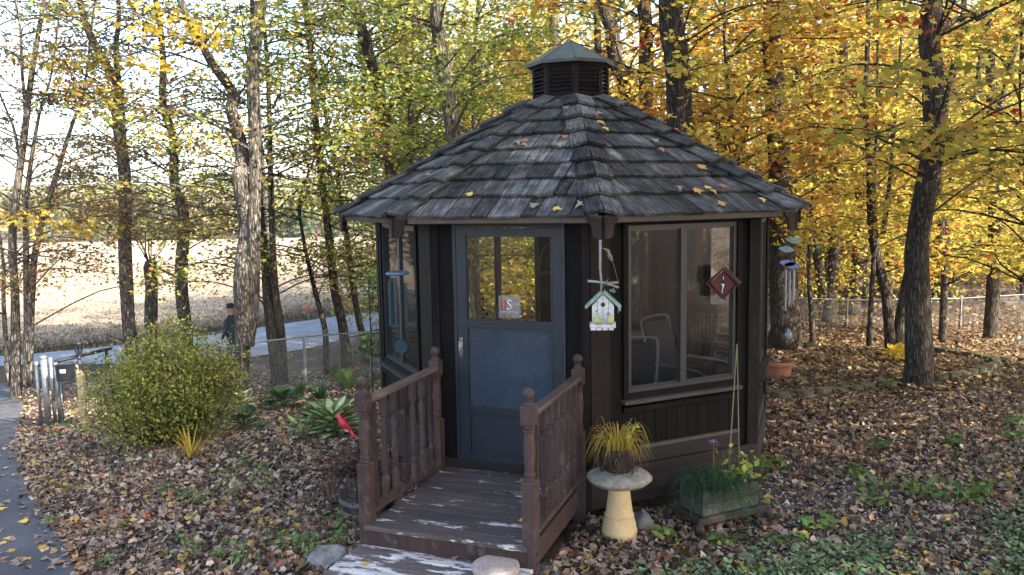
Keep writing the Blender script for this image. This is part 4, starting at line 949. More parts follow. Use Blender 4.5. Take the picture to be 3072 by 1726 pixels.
MB().tube([cp(a, b+.018) for a, b, r_ in body], [r_ for *_, r_ in body], 12).build('body', CARD, card, True)
MB().tube([cp(-.036, .100), cp(-.030, .118), cp(-.022, .132)], [.013, .008, .001], 7).build('crest', CARD, card, True)
MB().tube([cp(-.052, .092), cp(-.066, .088)], [.010, .001], 6).build('beak', m_flat('beak_tan', (.45, .25, .10)), card)
MB().tube([cp(-.052, .088), cp(-.044, .086)], [.011, .016], 8).build('face_mask', DARK, card)
for sgn in (-1, 1):
    n3 = Vector(FH)*(-.024*sgn); pts = [tp+rr_*a+upv*(b+.018)+n3 for a, b in ((-.012, .045), (.012, .02), (.038, -.012), (.06, -.045))]; MB().tube(pts, [.010, .016, .012, .002], 8, True, .5).build('wing', CARD, card, True)

# ---- hostas and beds
def hosta(loc, n, size, label, mats, seed, name='hosta', lw=.82):
    r = random.Random(seed); e = empty(name, loc, r.uniform(0, 6), label, 'hosta'); ms = []
    for v in range(3):
        m = MB(); K = 8; ws = [.02, .26, .42, .48, .45, .34, .18, .01]; dr = r.uniform(.25, .5)
        for col_ in range(4):
            for i in range(K-1):
                q = []
                for ii, cc in ((i, col_), (i, col_+1), (i+1, col_+1), (i+1, col_)):
                    t = ii/(K-1); x = (-1, -.45, 0, .45, 1)[cc]; w_ = ws[ii]*lw; q.append((x*w_, t, abs(x)*.12*w_*2-dr*t*t*.55+.03*math.sin(t*9)*abs(x)))
                m.cm = 1 if col_ in (1, 2) and len(mats) > 1 and i < K-2 else 0; m.add(q, [(0, 1, 2, 3)])
        ms.append(m.mesh('leaf', mats, True))
    for k in range(n):
        a = k*2.399+r.uniform(-.3, .3); ring = k/n; L = size*r.uniform(.75, 1.1)
        o = link('leaf', ms[k % 3], e); el = lerp(1.0, .15, ring); rad = size*.12+ring*size*.45
        o.location = (rad*math.cos(a), rad*math.sin(a), size*(.75-.55*ring)); o.rotation_euler = (el, 0, a-math.pi/2); o.scale = (L, L, L)
    m = MB()
    for k in range(n):
        a = k*2.399; ring = k/n; rad = size*.12+ring*size*.45; m.tube([(0, 0, -.02), (rad*.5*math.cos(a), rad*.5*math.sin(a), size*.5*(.75-.55*ring)), (rad*math.cos(a), rad*math.sin(a), size*(.75-.55*ring))], .006, 4)
    m.build('stalk', mats[0], e); return e
q = gp(1000, 1305); hosta(q, 34, .34, 'variegated hosta with cream centred green leaves behind the red cardinal', (HG, HC), 4)
q = gp(905, 1320); hosta(q, 9, .24, 'low variegated hosta clump at the edge of the hosta bed', (HG, HC), 14)
q = gp(850, 1225); hosta(q, 22, .28, 'dark green hosta beside the twin trunk tree', (HD,), 5)
q = gp(720, 1230); hosta(q, 14, .26, 'cream edged hosta at the foot of the twin trunk tree', (HC, HG), 6)
q = gp(735, 1285); hosta(q, 14, .24, 'low dull green hosta beside the big yellow green bush', (HD,), 7)
q = gp(785, 1300); hosta(q, 6, .12, 'tiny grey green hosta alone among the fallen leaves', (HD,), 9)
q = gp(2690, 1085); YEL = m_leaf('yellow_hosta', [(0, (.45, .33, .03)), (1, (.62, .45, .05))], .35, .5, cscale=3); hosta(q, 16, .26, 'bright yellow hosta beside the bare trunk in the stone ringed bed', (YEL,), 8)
def strapplant(loc, n, L, label, mat, seed, w_=.012, cat='plant', name='garden_plant', group=None):
    r = random.Random(seed); e = empty(name, loc, 0, label, cat, group); m = MB()
    for k in range(n):
        a = r.uniform(0, 6.28); l = L*r.uniform(.6, 1.1); sp = r.uniform(.25, .85); r0 = r.uniform(0, .08)
        pts = [((r0+l*sp*t**1.4)*math.cos(a), (r0+l*sp*t**1.4)*math.sin(a), l*(1.05*t-.62*sp*t*t)) for t in np.linspace(0, 1, 6)]
        m.blade(pts, [w_*(1-.8*t**2) for t in np.linspace(0, 1, 6)], (-math.sin(a), math.cos(a), 0))
    m.build('blades', mat, e); return e
for (u, v, n, L, mt, lb) in ((960, 1200, 70, .5, LFERN, 'dark strap leaved plant beside the fence post near the gazebo'), (1040, 1170, 80, .6, LWEED, 'leafy green daylily clump under the trellis'), (1090, 1190, 70, .55, HD, 'dark green daylily clump against the gazebo wall'), (900, 1180, 60, .4, LWEED, 'green perennial clump in front of the wire fence'),
        (1000, 1125, 60, .55, LWEED, 'weedy green clump by the leaning trunks'), (930, 1260, 60, .3, LFERN, 'low ferny plant between the hostas')):
    strapplant(gp(u, v), n, L, lb, mt, u, .011)
strapplant(gp(575, 1375), 26, .45, 'yellowing iris blades sprawling on the fallen leaves', LBLADE, 77, .012)
q = gp(868, 1130); e = weed('flowering_plant', q, .55, 40, .06, LWEED, 'small plant with orange and yellow blooms by the fence', 'plant', None, OVAL, 31, .12, 4)
P = np.array([(rnd.gauss(0, .05), rnd.gauss(0, .05), .52+rnd.gauss(0, .05)) for _ in range(40)]); link('bloom', leaf_mesh('bloom', P, .06, OVAL, m_leaf('orange_bloom', [(0, (.6, .15, .06)), (1, (.75, .42, .05))], .3), .8, .2, 3), e)

# terracotta pot with leaves
q = gp(2335, 1136); tpot = empty('terracotta_pot', q, 0, 'large terracotta flower pot full of dry leaves behind the gazebo', 'flower pot')
TERR = m_mottle('terracotta', (.20, .075, .042), (.32, .135, .085), 6, .85, .2); MB().lathe([(.001, -.01), (.165, -.01), (.17, .0), (.205, .20), (.208, .21), (.222, .215), (.23, .285), (.222, .295), (.205, .29), (.20, .24), (.001, .235)], 32).build('pot', TERR, tpot, True)
P = np.array([(rnd.gauss(0, .08), rnd.gauss(0, .08), .30+rnd.uniform(-.01, .05)) for _ in range(60)]); link('dry_leaves', leaf_mesh('dry_leaves', P, rng.uniform(.06, .1, 60), MAPLE8, LLIT, .5, .4, 44), tpot)

# ---- iron trellis with a vine beside the gazebo
q = onground(1122, 11.2); tr = empty('trellis', q, YAW-.3, 'black iron trellis with scrolled rungs and a green vine beside the gazebo', 'trellis')
for x in (-.09, .09): MB().tube([(x, 0, -.1), (x, 0, 1.95)], .011, 6).build('upright', DARK, tr)
for k in range(6):
    z = .25+k*.32; MB().tube([(-.09, 0, z), (.09, 0, z)], .007, 5).build('rung', DARK, tr); MB().tube(catmull([(-.08, 0, z+.02), (-.05, 0, z+.12), (0, 0, z+.10), (.0, 0, z+.04), (.04, 0, z+.02), (.08, 0, z+.10)], 4), .005, 5).build('scroll', DARK, tr)
P = np.array([(rnd.gauss(-.02, .13), rnd.gauss(0, .07), rnd.choice((rnd.uniform(1.5, 2.1), rnd.uniform(.8, 1.2)))) for _ in range(170)]); link('vine_leaves', leaf_mesh('vine_leaves', P, rng.uniform(.06, .11, 170), MAPLE8, LWEED, .6, .2, 66), tr)

# ================================================================== FENCES, GATE, LAMP
def fence(name, pts, h, label, posts, rail=.021, pitch=.075, mat=METAL):
    # pts: rail points as (u, v, D)
    T = [Vector(at(u, v, D)) for u, v, D in pts]; base = empty(name, (T[0].x, T[0].y, gz(T[0].x, T[0].y)), 0, label, 'fence'); O = Vector(base.location)
    MB().tube([p-O for p in T], rail, 6).build('top_rail', mat, base)
    for u in posts:
        for a, b, pa, pb in zip(T, T[1:], pts, pts[1:]):
            if pa[0] <= u <= pb[0]:
                t = (u-pa[0])/(pb[0]-pa[0]); p = a.lerp(b, t); g = gz(p.x, p.y); MB().tube([(p.x-O.x, p.y-O.y, g-.1-O.z), (p.x-O.x, p.y-O.y, p.z-O.z+.03)], .03, 8).build('post', mat, base)
                break
    m = MB(); L = [0]
    for a, b in zip(T, T[1:]): L.append(L[-1]+(b-a).to_2d().length)
    def P(s, f):
        s = min(max(s, 0), L[-1]); i = max(k for k in range(len(T)-1) if L[k] <= s+1e-9); t = (s-L[i])/(L[i+1]-L[i]); p = T[i].lerp(T[i+1], t); g = max(gz(p.x, p.y)+.02, p.z-h); return Vector((p.x, p.y, lerp(g, p.z-.02, f)))-O
    s = -h
    while s < L[-1]:
        for a, b in ((s, s+h), (s+h, s)):
            f0, f1 = 0, 1
            if min(a, b) < 0 or max(a, b) > L[-1]:
                lo, hi = max(min(a, b), 0), min(max(a, b), L[-1]); A_, B_ = (lo, hi) if a < b else (hi, lo); f0, f1 = (A_-a)/(b-a), (B_-a)/(b-a); a, b = A_, B_
            m.tube([P(a, f0), P((a+b)/2, (f0+f1)/2), P(b, f1)], .0026, 3, False)
        s += pitch
    o = m.build('chain_link', mat, base); o['kind'] = 'stuff'; return base
GALV2 = m_mottle('dull_steel', (.14, .14, .135), (.30, .30, .29), 12, .6, .1, .4, .35)
fence('chain_link_fence', [(560, 1058, 15.3), (752, 1030, 16.2), (911, 1010, 17.0), (1115, 996, 18.2), (1330, 985, 19.5)], 1.1, 'sagging chain link fence between the bush and the gazebo along the road', (600, 911, 1110), .02, .075, GALV2)
fence('chain_link_fence', [(1750, 895, 25), (2000, 892, 24.4), (2297, 890, 23.7), (2542, 901, 23), (2884, 896, 22.4), (3150, 880, 21.8)], 1.12, 'chain link fence with pale top rail running through the wood', (2250, 2542, 2884), .024, .08, GALV2)
GD_ = 14.4
gate = empty('wire_gate', onground(200, GD_), 0, 'open chain link gate leaf with steel end poles beside the lamp post', 'gate'); O = Vector(gate.location)
def pole(u0, v0, u1, v1, r_, nm='pole', D=GD_, par=gate, cap=False):
    b = Vector(at(u1, v1, D)); b.z = gz(b.x, b.y)-.05; t = Vector(at(u0, v0, D)); t.x, t.y = b.x, b.y
    m = MB().tube([b-O, t-O], r_, 12)
    if cap: m.lathe([(r_*1.12, 0), (r_*1.12, .025), (r_*.7, .05), (.001, .06)], 12, tuple(t-O))
    return m.build(nm, METAL, par, True)
pole(122, 1085, 122, 1252, .028); pole(140, 1076, 146, 1264, .052, 'gate_post', GD_-.2, gate, True); pole(155, 1073, 166, 1262, .032); pole(172, 1088, 180, 1252, .034); pole(184, 1152, 190, 1252, .016)
def wire(p, r_=.008, nm='rail'):
    return MB().tube([Vector(at(*q))-O for q in p], r_, 6).build(nm, METAL, gate)
wire([(118, 1105, GD_), (150, 1107, GD_), (172, 1112, GD_)], .012); wire([(180, 1090, GD_), (232, 1082, GD_)], .014); wire([(185, 1150, GD_), (232, 1135, GD_)], .012); wire([(172, 1112, GD_), (240, 1148, GD_-.1), (330, 1215, GD_-.2)], .007, 'brace_wire'); wire([(150, 1210, GD_), (186, 1228, GD_)], .010)
def netting(name, u0, u1, va, vb, D, step, r_, par):
    m = MB(); A = Vector(at(u0, vb, D)); W_ = (Vector(at(u1, vb, D))-A); H_ = Vector(at(u0, va, D))-A; H_.x = H_.y = 0; Lw, Lh = W_.length, H_.z; W_.z = 0; wd = W_.normalized(); s = -Lh
    while s < Lw:
        for a, b in ((s, s+Lh), (s+Lh, s)):
            lo, hi = max(min(a, b), 0), min(max(a, b), Lw)
            if hi-lo < .02: continue
            A_, B_ = (lo, hi) if a < b else (hi, lo); f0, f1 = (A_-a)/(b-a), (B_-a)/(b-a)
            m.tube([A+wd*A_+Vector((0, 0, Lh*f0))-O, A+wd*B_+Vector((0, 0, Lh*f1))-O], r_, 3, False)
        s += step
    o = m.build(name, METAL, par); o['kind'] = 'stuff'
netting('chain_link', 186, 236, 1152, 1248, GD_+.05, .075, .0035, gate)
gate2 = empty('wire_gate', onground(300, GD_), 0, 'sunlit chain link gate leaf running from the lamp post behind the bush', 'gate'); O = Vector(gate2.location)
netting('chain_link', 254, 400, 1148, 1242, GD_-.1, .085, .0042, gate2)
b = Vector(at(257, 1248, GD_-.1)); MB().tube([b-O, b-O+Vector((0, 0, .66))], .014, 8).build('end_pole', METAL, gate2)
MB().tube([b-O+Vector((0, 0, .66)), Vector(at(400, 1225, GD_-.15))-O], .01, 6).build('brace_rail', METAL, gate2)
# lamp post
q = Vector(at(251, 1245, GD_-.25)); q.z = gz(q.x, q.y); lp = empty('lamp_post', q, .5, 'black carriage lantern on a weathered wooden post by the gate', 'lamp')
PW = m_wood('weathered_post', (.16, .12, .07), (.40, .32, .20), 2, .8); hp_ = 1.08
MB().bevbox(-.052, .052, -.052, .052, -.1, hp_, .006).build('post', PW, lp)
LB = m_mottle('lantern_bronze', (.006, .0055, .006), (.018, .017, .018), 12, .5, .1, .5)
MB().lathe([(.045, hp_), (.06, hp_+.005), (.06, hp_+.02), (.035, hp_+.03), (.03, hp_+.10), (.04, hp_+.115), (.02, hp_+.125), (.022, hp_+.16), (.05, hp_+.18)], 14).build('socket', LB, lp, True)
MB().lathe([(.05, hp_+.18), (.055, hp_+.195), (.04, hp_+.2)], 6).build('lantern_base', LB, lp)
for k in range(6):
    a = k*math.pi/3; MB().tube([(.048*math.cos(a), .048*math.sin(a), hp_+.195), (.068*math.cos(a), .068*math.sin(a), hp_+.36)], .010, 5).build('lantern_bar', LB, lp)
    a2 = a+math.pi/3; MB().add([(.046*math.cos(a), .046*math.sin(a), hp_+.2), (.046*math.cos(a2), .046*math.sin(a2), hp_+.2), (.066*math.cos(a2), .066*math.sin(a2), hp_+.358), (.066*math.cos(a), .066*math.sin(a), hp_+.358)], [(0, 1, 2, 3)]).build('lantern_pane', GLASS, lp)
MB().lathe([(.085, hp_+.358), (.08, hp_+.37), (.055, hp_+.40), (.03, hp_+.425), (.02, hp_+.43), (.022, hp_+.44), (.012, hp_+.455), (.009, hp_+.475), (.001, hp_+.51)], 12).build('lantern_cap', LB, lp, True)
MB().box(.0, .20, -.06, .06, hp_-.10, hp_+.01).build('post_bracket', m_flat('black_plastic', (.015, .015, .017), .5), lp)
# black bin with a white label on the gate
q = Vector(at(196, 1142, GD_-.35)); bn = empty('newspaper_bin', q, YAW+.15, 'black plastic bin with a small white label hung on the gate', 'bin')
BLK = m_flat('black_bin_plastic', (.018, .018, .02), .45); MB().rings([[(-x, -y_, z), (x, -y_, z), (x, y_, z), (-x, y_, z)] for x, y_, z in ((.105, .08, 0), (.11, .085, .03), (.12, .09, .27))]).build('body', BLK, bn); MB().bevbox(-.128, .128, -.098, .098, .271, .30, .008).build('lid', BLK, bn)
MB().box(-.045, .05, -.0925, -.0905, .15, .215).build('label_sticker', WHT, bn); MB().box(-.03, .03, -.0935, -.0928, .185, .195).tube([(-.03, -.0932, .172), (0, -.0932, .166), (.03, -.0932, .176)], .004, 4).build('label_print', m_flat('grey_print', (.25, .26, .3)), bn)
MB().tube([(-.05, .09, .26), (-.05, .2, .3)], .006, 5).tube([(.05, .09, .26), (.05, .2, .3)], .006, 5).build('hook', DARK, bn)
# long dark pipe rail by the road behind the gate
a, b = Vector(at(165, 1086, 17.5)), Vector(at(335, 1045, 18.5)); base = empty('pipe_barrier', (a.x, a.y, gz(a.x, a.y)), 0, 'long black pipe barrier behind the gate beside the road', 'barrier'); O = Vector(base.location)
MB().tube([a-O, b-O], .04, 8).build('pipe', DARK, base); 
for p in (a.lerp(b, .1), a.lerp(b, .9)): MB().tube([(p.x-O.x, p.y-O.y, gz(p.x, p.y)-O.z-.1), p-O], .035, 8).build('support', DARK, base)
# roadside marker
q = gp(925, 962); mk = empty('road_marker', q, YAW, 'small red square marker on a grey post at the field edge', 'road marker'); D_ = float((np.array(q)-CAM)@FH); k_ = D_/FPX
MB().box(-.05, .05, -.03, .03, -.1, 36*k_).build('post', m_flat('grey_post', (.18, .18, .18), .7), mk); MB().bevbox(-7*k_, 7*k_, -.05, -.031, 30*k_, 44*k_, .004).build('marker_plate', m_flat('signal_red', (.65, .10, .03), .5), mk)
# pale pole between the two leaning trunks
q = onground(822, 24); o = MB().tube([(0, 0, -.2), (-.25, .1, 3.0), (-.42, .2, 7.5)], [.07, .065, .06], 10).build('utility_pole', m_flat('pale_pole', (.45, .46, .48), .6)); o.location = q; tag(o, 'slim pale grey pole seen between two leaning trunks', 'pole')
# pale markers in the wood: bits of bed edging
MOSS = m_mottle('mossy_stone', (.035, .042, .014), (.14, .115, .08), 12, .95, .6, .1, 0, (1, 1, 1), 40, 'Position', .02)
ed = empty('stone_edging', gp(2700, 1150), 0, 'low mossy stone edging ringing the leaf covered bed round the bare trunk', 'garden edging'); O = Vector(ed.location)
for line in ([(2290, 1203), (2400, 1193), (2480, 1186), (2580, 1174), (2664, 1160)], [(2795, 1146), (2850, 1139), (2900, 1130), (2950, 1118), (2985, 1104), (2985, 1090), (2960, 1080), (2920, 1072), (2860, 1065), (2790, 1057)], [(2300, 1052), (2380, 1046), (2470, 1041)], [(2985, 1085), (3040, 1084), (3090, 1088)]):
    G3 = catmull([gp(*p) for p in line], 8); acc = 0
    for a, b in zip(G3, G3[1:]):
        acc += (b-a).length
        if acc < .3: continue
        acc = 0; an = math.atan2((b-a).y, (b-a).x); m = MB(); w_, l_ = rnd.uniform(.07, .1), rnd.uniform(.13, .16)
        pl = [(l_*.95*math.cos(t)*rnd.uniform(.85, 1.1), w_*math.sin(t)*rnd.uniform(.85, 1.1)) for t in np.linspace(.3, 6.58, 9)[:-1]]
        m.prism(pl, -.03, .085+rnd.uniform(0, .03)); o = m.build('stone', MOSS, ed); o.location = (a.x-O.x, a.y-O.y, gz(a.x, a.y)-O.z); o.rotation_euler = (rnd.gauss(0, .05), rnd.gauss(0, .05), an)
q = gp(2868, 1062); sol = empty('garden_light', q, 0, 'small black garden stake light inside the stone ringed bed', 'garden light'); MB().tube([(0, 0, -.05), (0, 0, .22)], .008, 6).build('stake', DARK, sol); MB().lathe([(.03, .2), (.035, .26), (.07, .265), (.075, .28), (.03, .30), (.001, .305)], 14).build('lamp_head', DARK, sol)
# ---- person on the road
def person():
    q = Vector(at(706, 1130, 20.3)); q.z = gz(q.x, q.y); V = [(0, 0, .95), (0, 0, 1.18), (0, 0, 1.42), (0, .02, 1.52), (0, .03, 1.62), (0, .03, 1.74),
        (-.18, 0, 1.40), (-.25, .02, 1.14), (-.20, .16, .96), (-.18, .22, .93), (.18, 0, 1.40), (.25, .02, 1.14), (.20, .16, .96), (.18, .22, .93),
        (-.10, 0, .90), (-.12, .06, .50), (-.12, 0, .09), (-.12, .15, .04), (.10, 0, .90), (.12, -.02, .50), (.12, -.12, .10), (.12, .03, .04)]
    E_ = [(0, 1), (1, 2), (2, 3), (3, 4), (4, 5), (2, 6), (6, 7), (7, 8), (8, 9), (2, 10), (10, 11), (11, 12), (12, 13), (0, 14), (14, 15), (15, 16), (16, 17), (0, 18), (18, 19), (19, 20), (20, 21)]
    Rr = [(.17, .12), (.18, .13), (.17, .12), (.06, .06), (.085, .10), (.07, .08), (.075, .075), (.055, .055), (.04, .04), (.035, .03), (.075, .075), (.055, .055), (.04, .04), (.035, .03), (.10, .10), (.075, .075), (.05, .05), (.045, .04), (.10, .10), (.075, .075), (.05, .05), (.045, .04)]
    me = bpy.data.meshes.new('person'); me.from_pydata(V, E_, []); me.update(); o = bpy.data.objects.new('person_tmp', me); COL.objects.link(o)
    sk = o.modifiers.new('s', 'SKIN')
    if not me.skin_vertices: 
        import bmesh
        bm = bmesh.new(); bm.from_mesh(me); bm.verts.layers.skin.verify(); bm.to_mesh(me); bm.free()
    for i, r_ in enumerate(Rr): me.skin_vertices[0].data[i].radius = r_
    me.skin_vertices[0].data[0].use_root = True
    ss = o.modifiers.new('u', 'SUBSURF'); ss.levels = ss.render_levels = 2
    dg = bpy.context.evaluated_depsgraph_get(); me2 = bpy.data.meshes.new_from_object(o.evaluated_get(dg)); bpy.data.objects.remove(o)
    me2.materials.clear()
    for mt in (m_mottle('dark_jacket', (.018, .03, .038), (.04, .055, .065), 9, .8), m_mottle('blue_jeans', (.02, .03, .06), (.05, .07, .12), 12, .85), m_flat('skin', (.38, .22, .15), .6), m_flat('dark_shoe', (.02, .02, .02), .6), m_flat('dark_cap', (.02, .02, .025), .8)): me2.materials.append(mt)
    for p in me2.polygons:
        c = p.center; p.use_smooth = True
        p.material_index = 3 if c.z < .09 else 1 if c.z < .92 and abs(c.x) < .19 and c.y < .14 else 4 if c.z > 1.70 else 2 if c.z > 1.53 or (c.y > .14 and c.z < 1.0 and c.z > .8) else 0
    p_ = link('person', me2); p_.location = q; p_.rotation_euler = (0, 0, YAW+1.2); tag(p_, 'person in dark jacket, cap and jeans standing by the road behind twin trunk', 'person')
    nose = MB().tube([(0, .125, 1.60), (0, .145, 1.63), (0, .12, 1.66)], [.016, .02, .012], 6).build('nose', me2.materials[2], p_)
    for sx in (-1, 1): MB().tube([(sx*.088, .03, 1.61), (sx*.10, .02, 1.655)], [.014, .02], 6).build('ear', me2.materials[2], p_)
    MB().lathe([(.098, 1.70), (.104, 1.72), (.095, 1.78), (.06, 1.82), (.001, 1.83)], 14, (0, .03, 0)).tube([(0, .10, 1.705), (0, .19, 1.69)], [.07, .05], 10, True, .2).build('cap', me2.materials[4], p_)
person()

# ================================================================== GROUND LITTER AND GREENS
def scatter_px(N, u0, u1, Dlo, Dhi, power=1.0, seed=1):
    r = np.random.default_rng(seed); D = Dlo+(Dhi-Dlo)*r.random(N)**power; u = r.uniform(u0, u1, N)
    P = CAM[None]+D[:, None]*(FH[None]+((u-CX)/FPX)[:, None]*RH[None]); return P[:, 0], P[:, 1]
DRVa = np.array(DRV)
def drive_side(x, y):
    # signed distance to the driveway edge, positive on the lawn side
    best = np.full(x.shape, 1e9); sg = np.zeros(x.shape)
    for a, b in zip(DRVa, DRVa[1:]):
        ab = b-a; t = np.clip(((x-a[0])*ab[0]+(y-a[1])*ab[1])/(ab@ab), 0, 1); px_, py_ = a[0]+t*ab[0], a[1]+t*ab[1]; d = np.hypot(x-px_, y-py_)
        s = np.sign(ab[0]*(y-a[1])-ab[1]*(x-a[0])); m = d < best; best[m] = d[m]; sg[m] = -s[m]
    return best*sg
RNa = np.array(RNEAR)
def road_side(x, y):
    best = np.full(x.shape, 1e9); sg = np.zeros(x.shape)
    for a, b in zip(RNa, RNa[1:]):
        ab = b-a; t = np.clip(((x-a[0])*ab[0]+(y-a[1])*ab[1])/(ab@ab), 0, 1); d = np.hypot(x-a[0]-t*ab[0], y-a[1]-t*ab[1]); s = np.sign(ab[0]*(y-a[1])-ab[1]*(x-a[0])); m = d < best; best[m] = d[m]; sg[m] = s[m]
    return best*sg
def smooth_noise(x, y, sc, seed):
    r = np.random.default_rng(seed); z = 0
    for k in range(5):
        a = r.uniform(0, 6.28); f = sc*r.uniform(.5, 1.8); z = z+np.sin((x*np.cos(a)+y*np.sin(a))*f+r.uniform(0, 6.28))
    return z/5
def clear_of_things(x, y):
    inside = (np.abs(x) < AW+.02) & (np.abs(y) < AW+.02) & (np.abs(x)+np.abs(y) < (AW+.02)*(1+KW))
    porch = (np.abs(x-DX) < .68) & (y > YD-.62) & (y < -AW)
    return ~(inside | porch)
def litter(name, N, u0, u1, Dlo, Dhi, size, shape, mat, label, seed, power=.8, tilt=.30, keep=None, lift=.02):
    x, y = scatter_px(N, u0, u1, Dlo, Dhi, power, seed); ds = drive_side(x, y); rs = road_side(x, y)
    r = np.random.default_rng(seed+5); ok = clear_of_things(x, y) & ((ds > -.05+r.normal(0, .06, len(x)))) & (rs < 0 if ROADNEG else rs > 0)
    if keep is not None: ok &= keep(x, y, r)
    x, y = x[ok], y[ok]; z = hgt(x, y)+lift*r.uniform(.2, 1.6, len(x)); sz = size*r.uniform(.55, 1.2, len(x))
    o = link(name, leaf_mesh(name, np.stack([x, y, z], 1), sz, shape, mat, tilt, .45, seed+2)); tag(o, label, 'leaves', kind='stuff'); return o
_rs0 = road_side(np.array([0.]), np.array([0.]))[0]; ROADNEG = _rs0 < 0
if drive_side(np.array([0.]), np.array([0.]))[0] < 0:
    _ds = drive_side; drive_side = lambda x, y: -_ds(x, y)
def cover_amount(x, y):
    u, v, D = project(np.stack([x, y, hgt(x, y)], 1))
    # green patch at the lower right of the lawn
    return np.clip((v-1500-(3072-u)*.17)/110, 0, 1)*(u > 1900)
notgreen = lambda x, y, r: r.random(len(x)) > .80*cover_amount(x, y)*(smooth_noise(x, y, 2.5, 4) > -.35)
gravelly = lambda x, y, r: notgreen(x, y, r) & (r.random(len(x)) > .55*np.clip(1.2-np.hypot(x-2.6, y+1.0)/1.6, 0, 1))
litter('fallen_leaves', 80000, -150, 4300, 4.6, 11.5, .067, MAPLE8, LLIT, 'brown and tan maple leaves strewn over the lawn round the porch', 101, .75, .38, gravelly)
litter('fallen_leaves', 36000, -300, 3400, 9.5, 20, .085, KITE, LLIT, 'dry pinkish brown leaf litter on the slope below the bush and gate', 111, .9, .35, lambda x, y, r: project(np.stack([x, y, 0*x], 1))[0] < 1500+r.normal(0, 120, len(x)))
litter('fallen_leaves', 60000, 1500, 4300, 9.5, 27, .10, KITE, LLIT2, 'golden brown leaf carpet under the trees behind the gazebo', 121, .9, .35, lambda x, y, r: project(np.stack([x, y, 0*x], 1))[0] > 1750+r.normal(0, 150, len(x)))
litter('fallen_leaves', 16000, 1300, 3600, 25, 60, .22, KITE, LLIT2, 'russet leaf litter on the forest floor beyond the wire fence', 131, .9, .3)
# small green cover
x, y = scatter_px(48000, 1700, 4200, 4.8, 9.0, .8, 141); r = np.random.default_rng(9); ok = clear_of_things(x, y) & (r.random(len(x)) < cover_amount(x, y)*np.clip(.95+smooth_noise(x, y, 2.5, 4)*1.6, .08, 1)); x, y = x[ok], y[ok]
o = link('ground_cover', leaf_mesh('ground_cover', np.stack([x, y, hgt(x, y)+r.uniform(.01, .07, len(x))], 1), r.uniform(.03, .06, len(x)), OVAL, LCOV, .4, .2, 151)); tag(o, 'dense low green ground cover in the lawn beyond the planter', 'ground cover', kind='stuff')
x, y = scatter_px(20000, -100, 4200, 4.8, 15, .8, 161); r = np.random.default_rng(19); ok = clear_of_things(x, y) & (drive_side(x, y) > .1) & (smooth_noise(x, y, 1.6, 8)+.25*r.normal(size=len(x)) > .42); x, y = x[ok], y[ok]
o = link('lawn_grass', ribbons('lawn_grass', np.stack([x, y, hgt(x, y)], 1), r.uniform(.04, .10, len(x)), r.uniform(.003, .007, len(x)), .7, LCOV, 171)); tag(o, 'thin scattered grass tufts showing between the fallen leaves', 'grass', kind='stuff')
# gravel
x, y = scatter_px(9000, 1700, 3100, 5.2, 9.5, .8, 181); r = np.random.default_rng(29); ok = clear_of_things(x, y) & (r.random(len(x)) < np.clip(1.35-np.hypot((x-2.5)/1.5, (y+1.1)/1.4), 0, 1)); x, y = x[ok], y[ok]; n = len(x)
ico = np.array([(0, 0, 1), (.9, 0, .1), (-.45, .8, -.1), (-.5, -.75, .1)]); 
V = []; tri = [(0, 1, 2), (0, 2, 3), (0, 3, 1)]
sz = r.uniform(.006, .016, n); rot = r.uniform(0, 6.28, n); zz_ = hgt(x, y)
for (i, j, k) in tri:
    for q in (i, j, k):
        V.append(np.stack([x+sz*(ico[q, 0]*np.cos(rot)-ico[q, 1]*np.sin(rot)), y+sz*(ico[q, 0]*np.sin(rot)+ico[q, 1]*np.cos(rot)), zz_+.012+sz*ico[q, 2]], 1))
V = np.stack(V, 1).reshape(-1, 3); PEB = m_leaf('grey_pebble', [(0, (.16, .15, .14)), (.5, (.34, .325, .31)), (1, (.58, .56, .53))], 0, .4, .9)
o = link('gravel', raw_mesh('gravel', V, 3, PEB)); tag(o, 'pale grey gravel showing through the leaves behind the planter', 'gravel', kind='stuff')
# leaves one can count: on the roof, the deck and the driveway
lm = [leaf_mesh('fallen_leaf', np.zeros((1, 3)), s, MAPLE, c, .12, .35, 300+i) for i, (s, c) in enumerate(((.10, m_flat('leaf_amber', (.42, .22, .04), .6)), (.085, m_flat('leaf_tan', (.26, .18, .115), .6)), (.095, m_flat('leaf_gold', (.55, .36, .05), .6)), (.08, m_flat('leaf_rust', (.26, .11, .045), .6))))]
def lay(loc, nrm_, k, label, group):
    o = link('fallen_leaf', lm[k]); o.location = loc; qn = Vector(nrm_).to_track_quat('Z', 'Y'); o.rotation_mode = 'QUATERNION'; o.rotation_quaternion = qn @ Matrix.Rotation(rnd.uniform(0, 6.28), 4, 'Z').to_quaternion(); o.scale = [rnd.uniform(.75, 1.15)]*3; tag(o, label, 'leaf', group)
def roofpt(u, v):
    d = ray(u, v); best = None
    for i in (0, 1, 7, 2):
        m0, t, up, n, Ls, w0, w1 = facet(i); k = n.dot(Vector(d))
        if k >= -1e-3: continue
        tt_ = n.dot(m0+n*.062-Vector(CAM))/k; p = Vector(CAM)+Vector(d)*tt_; x_, y_ = (p-m0).dot(t), (p-m0).dot(up)
        if 0 <= y_ <= Ls and abs(x_) <= lerp(w0, w1, y_/Ls): return p, n
    return None
c1 = lambda x, y: (1000+x*.563, 80+y*.563)
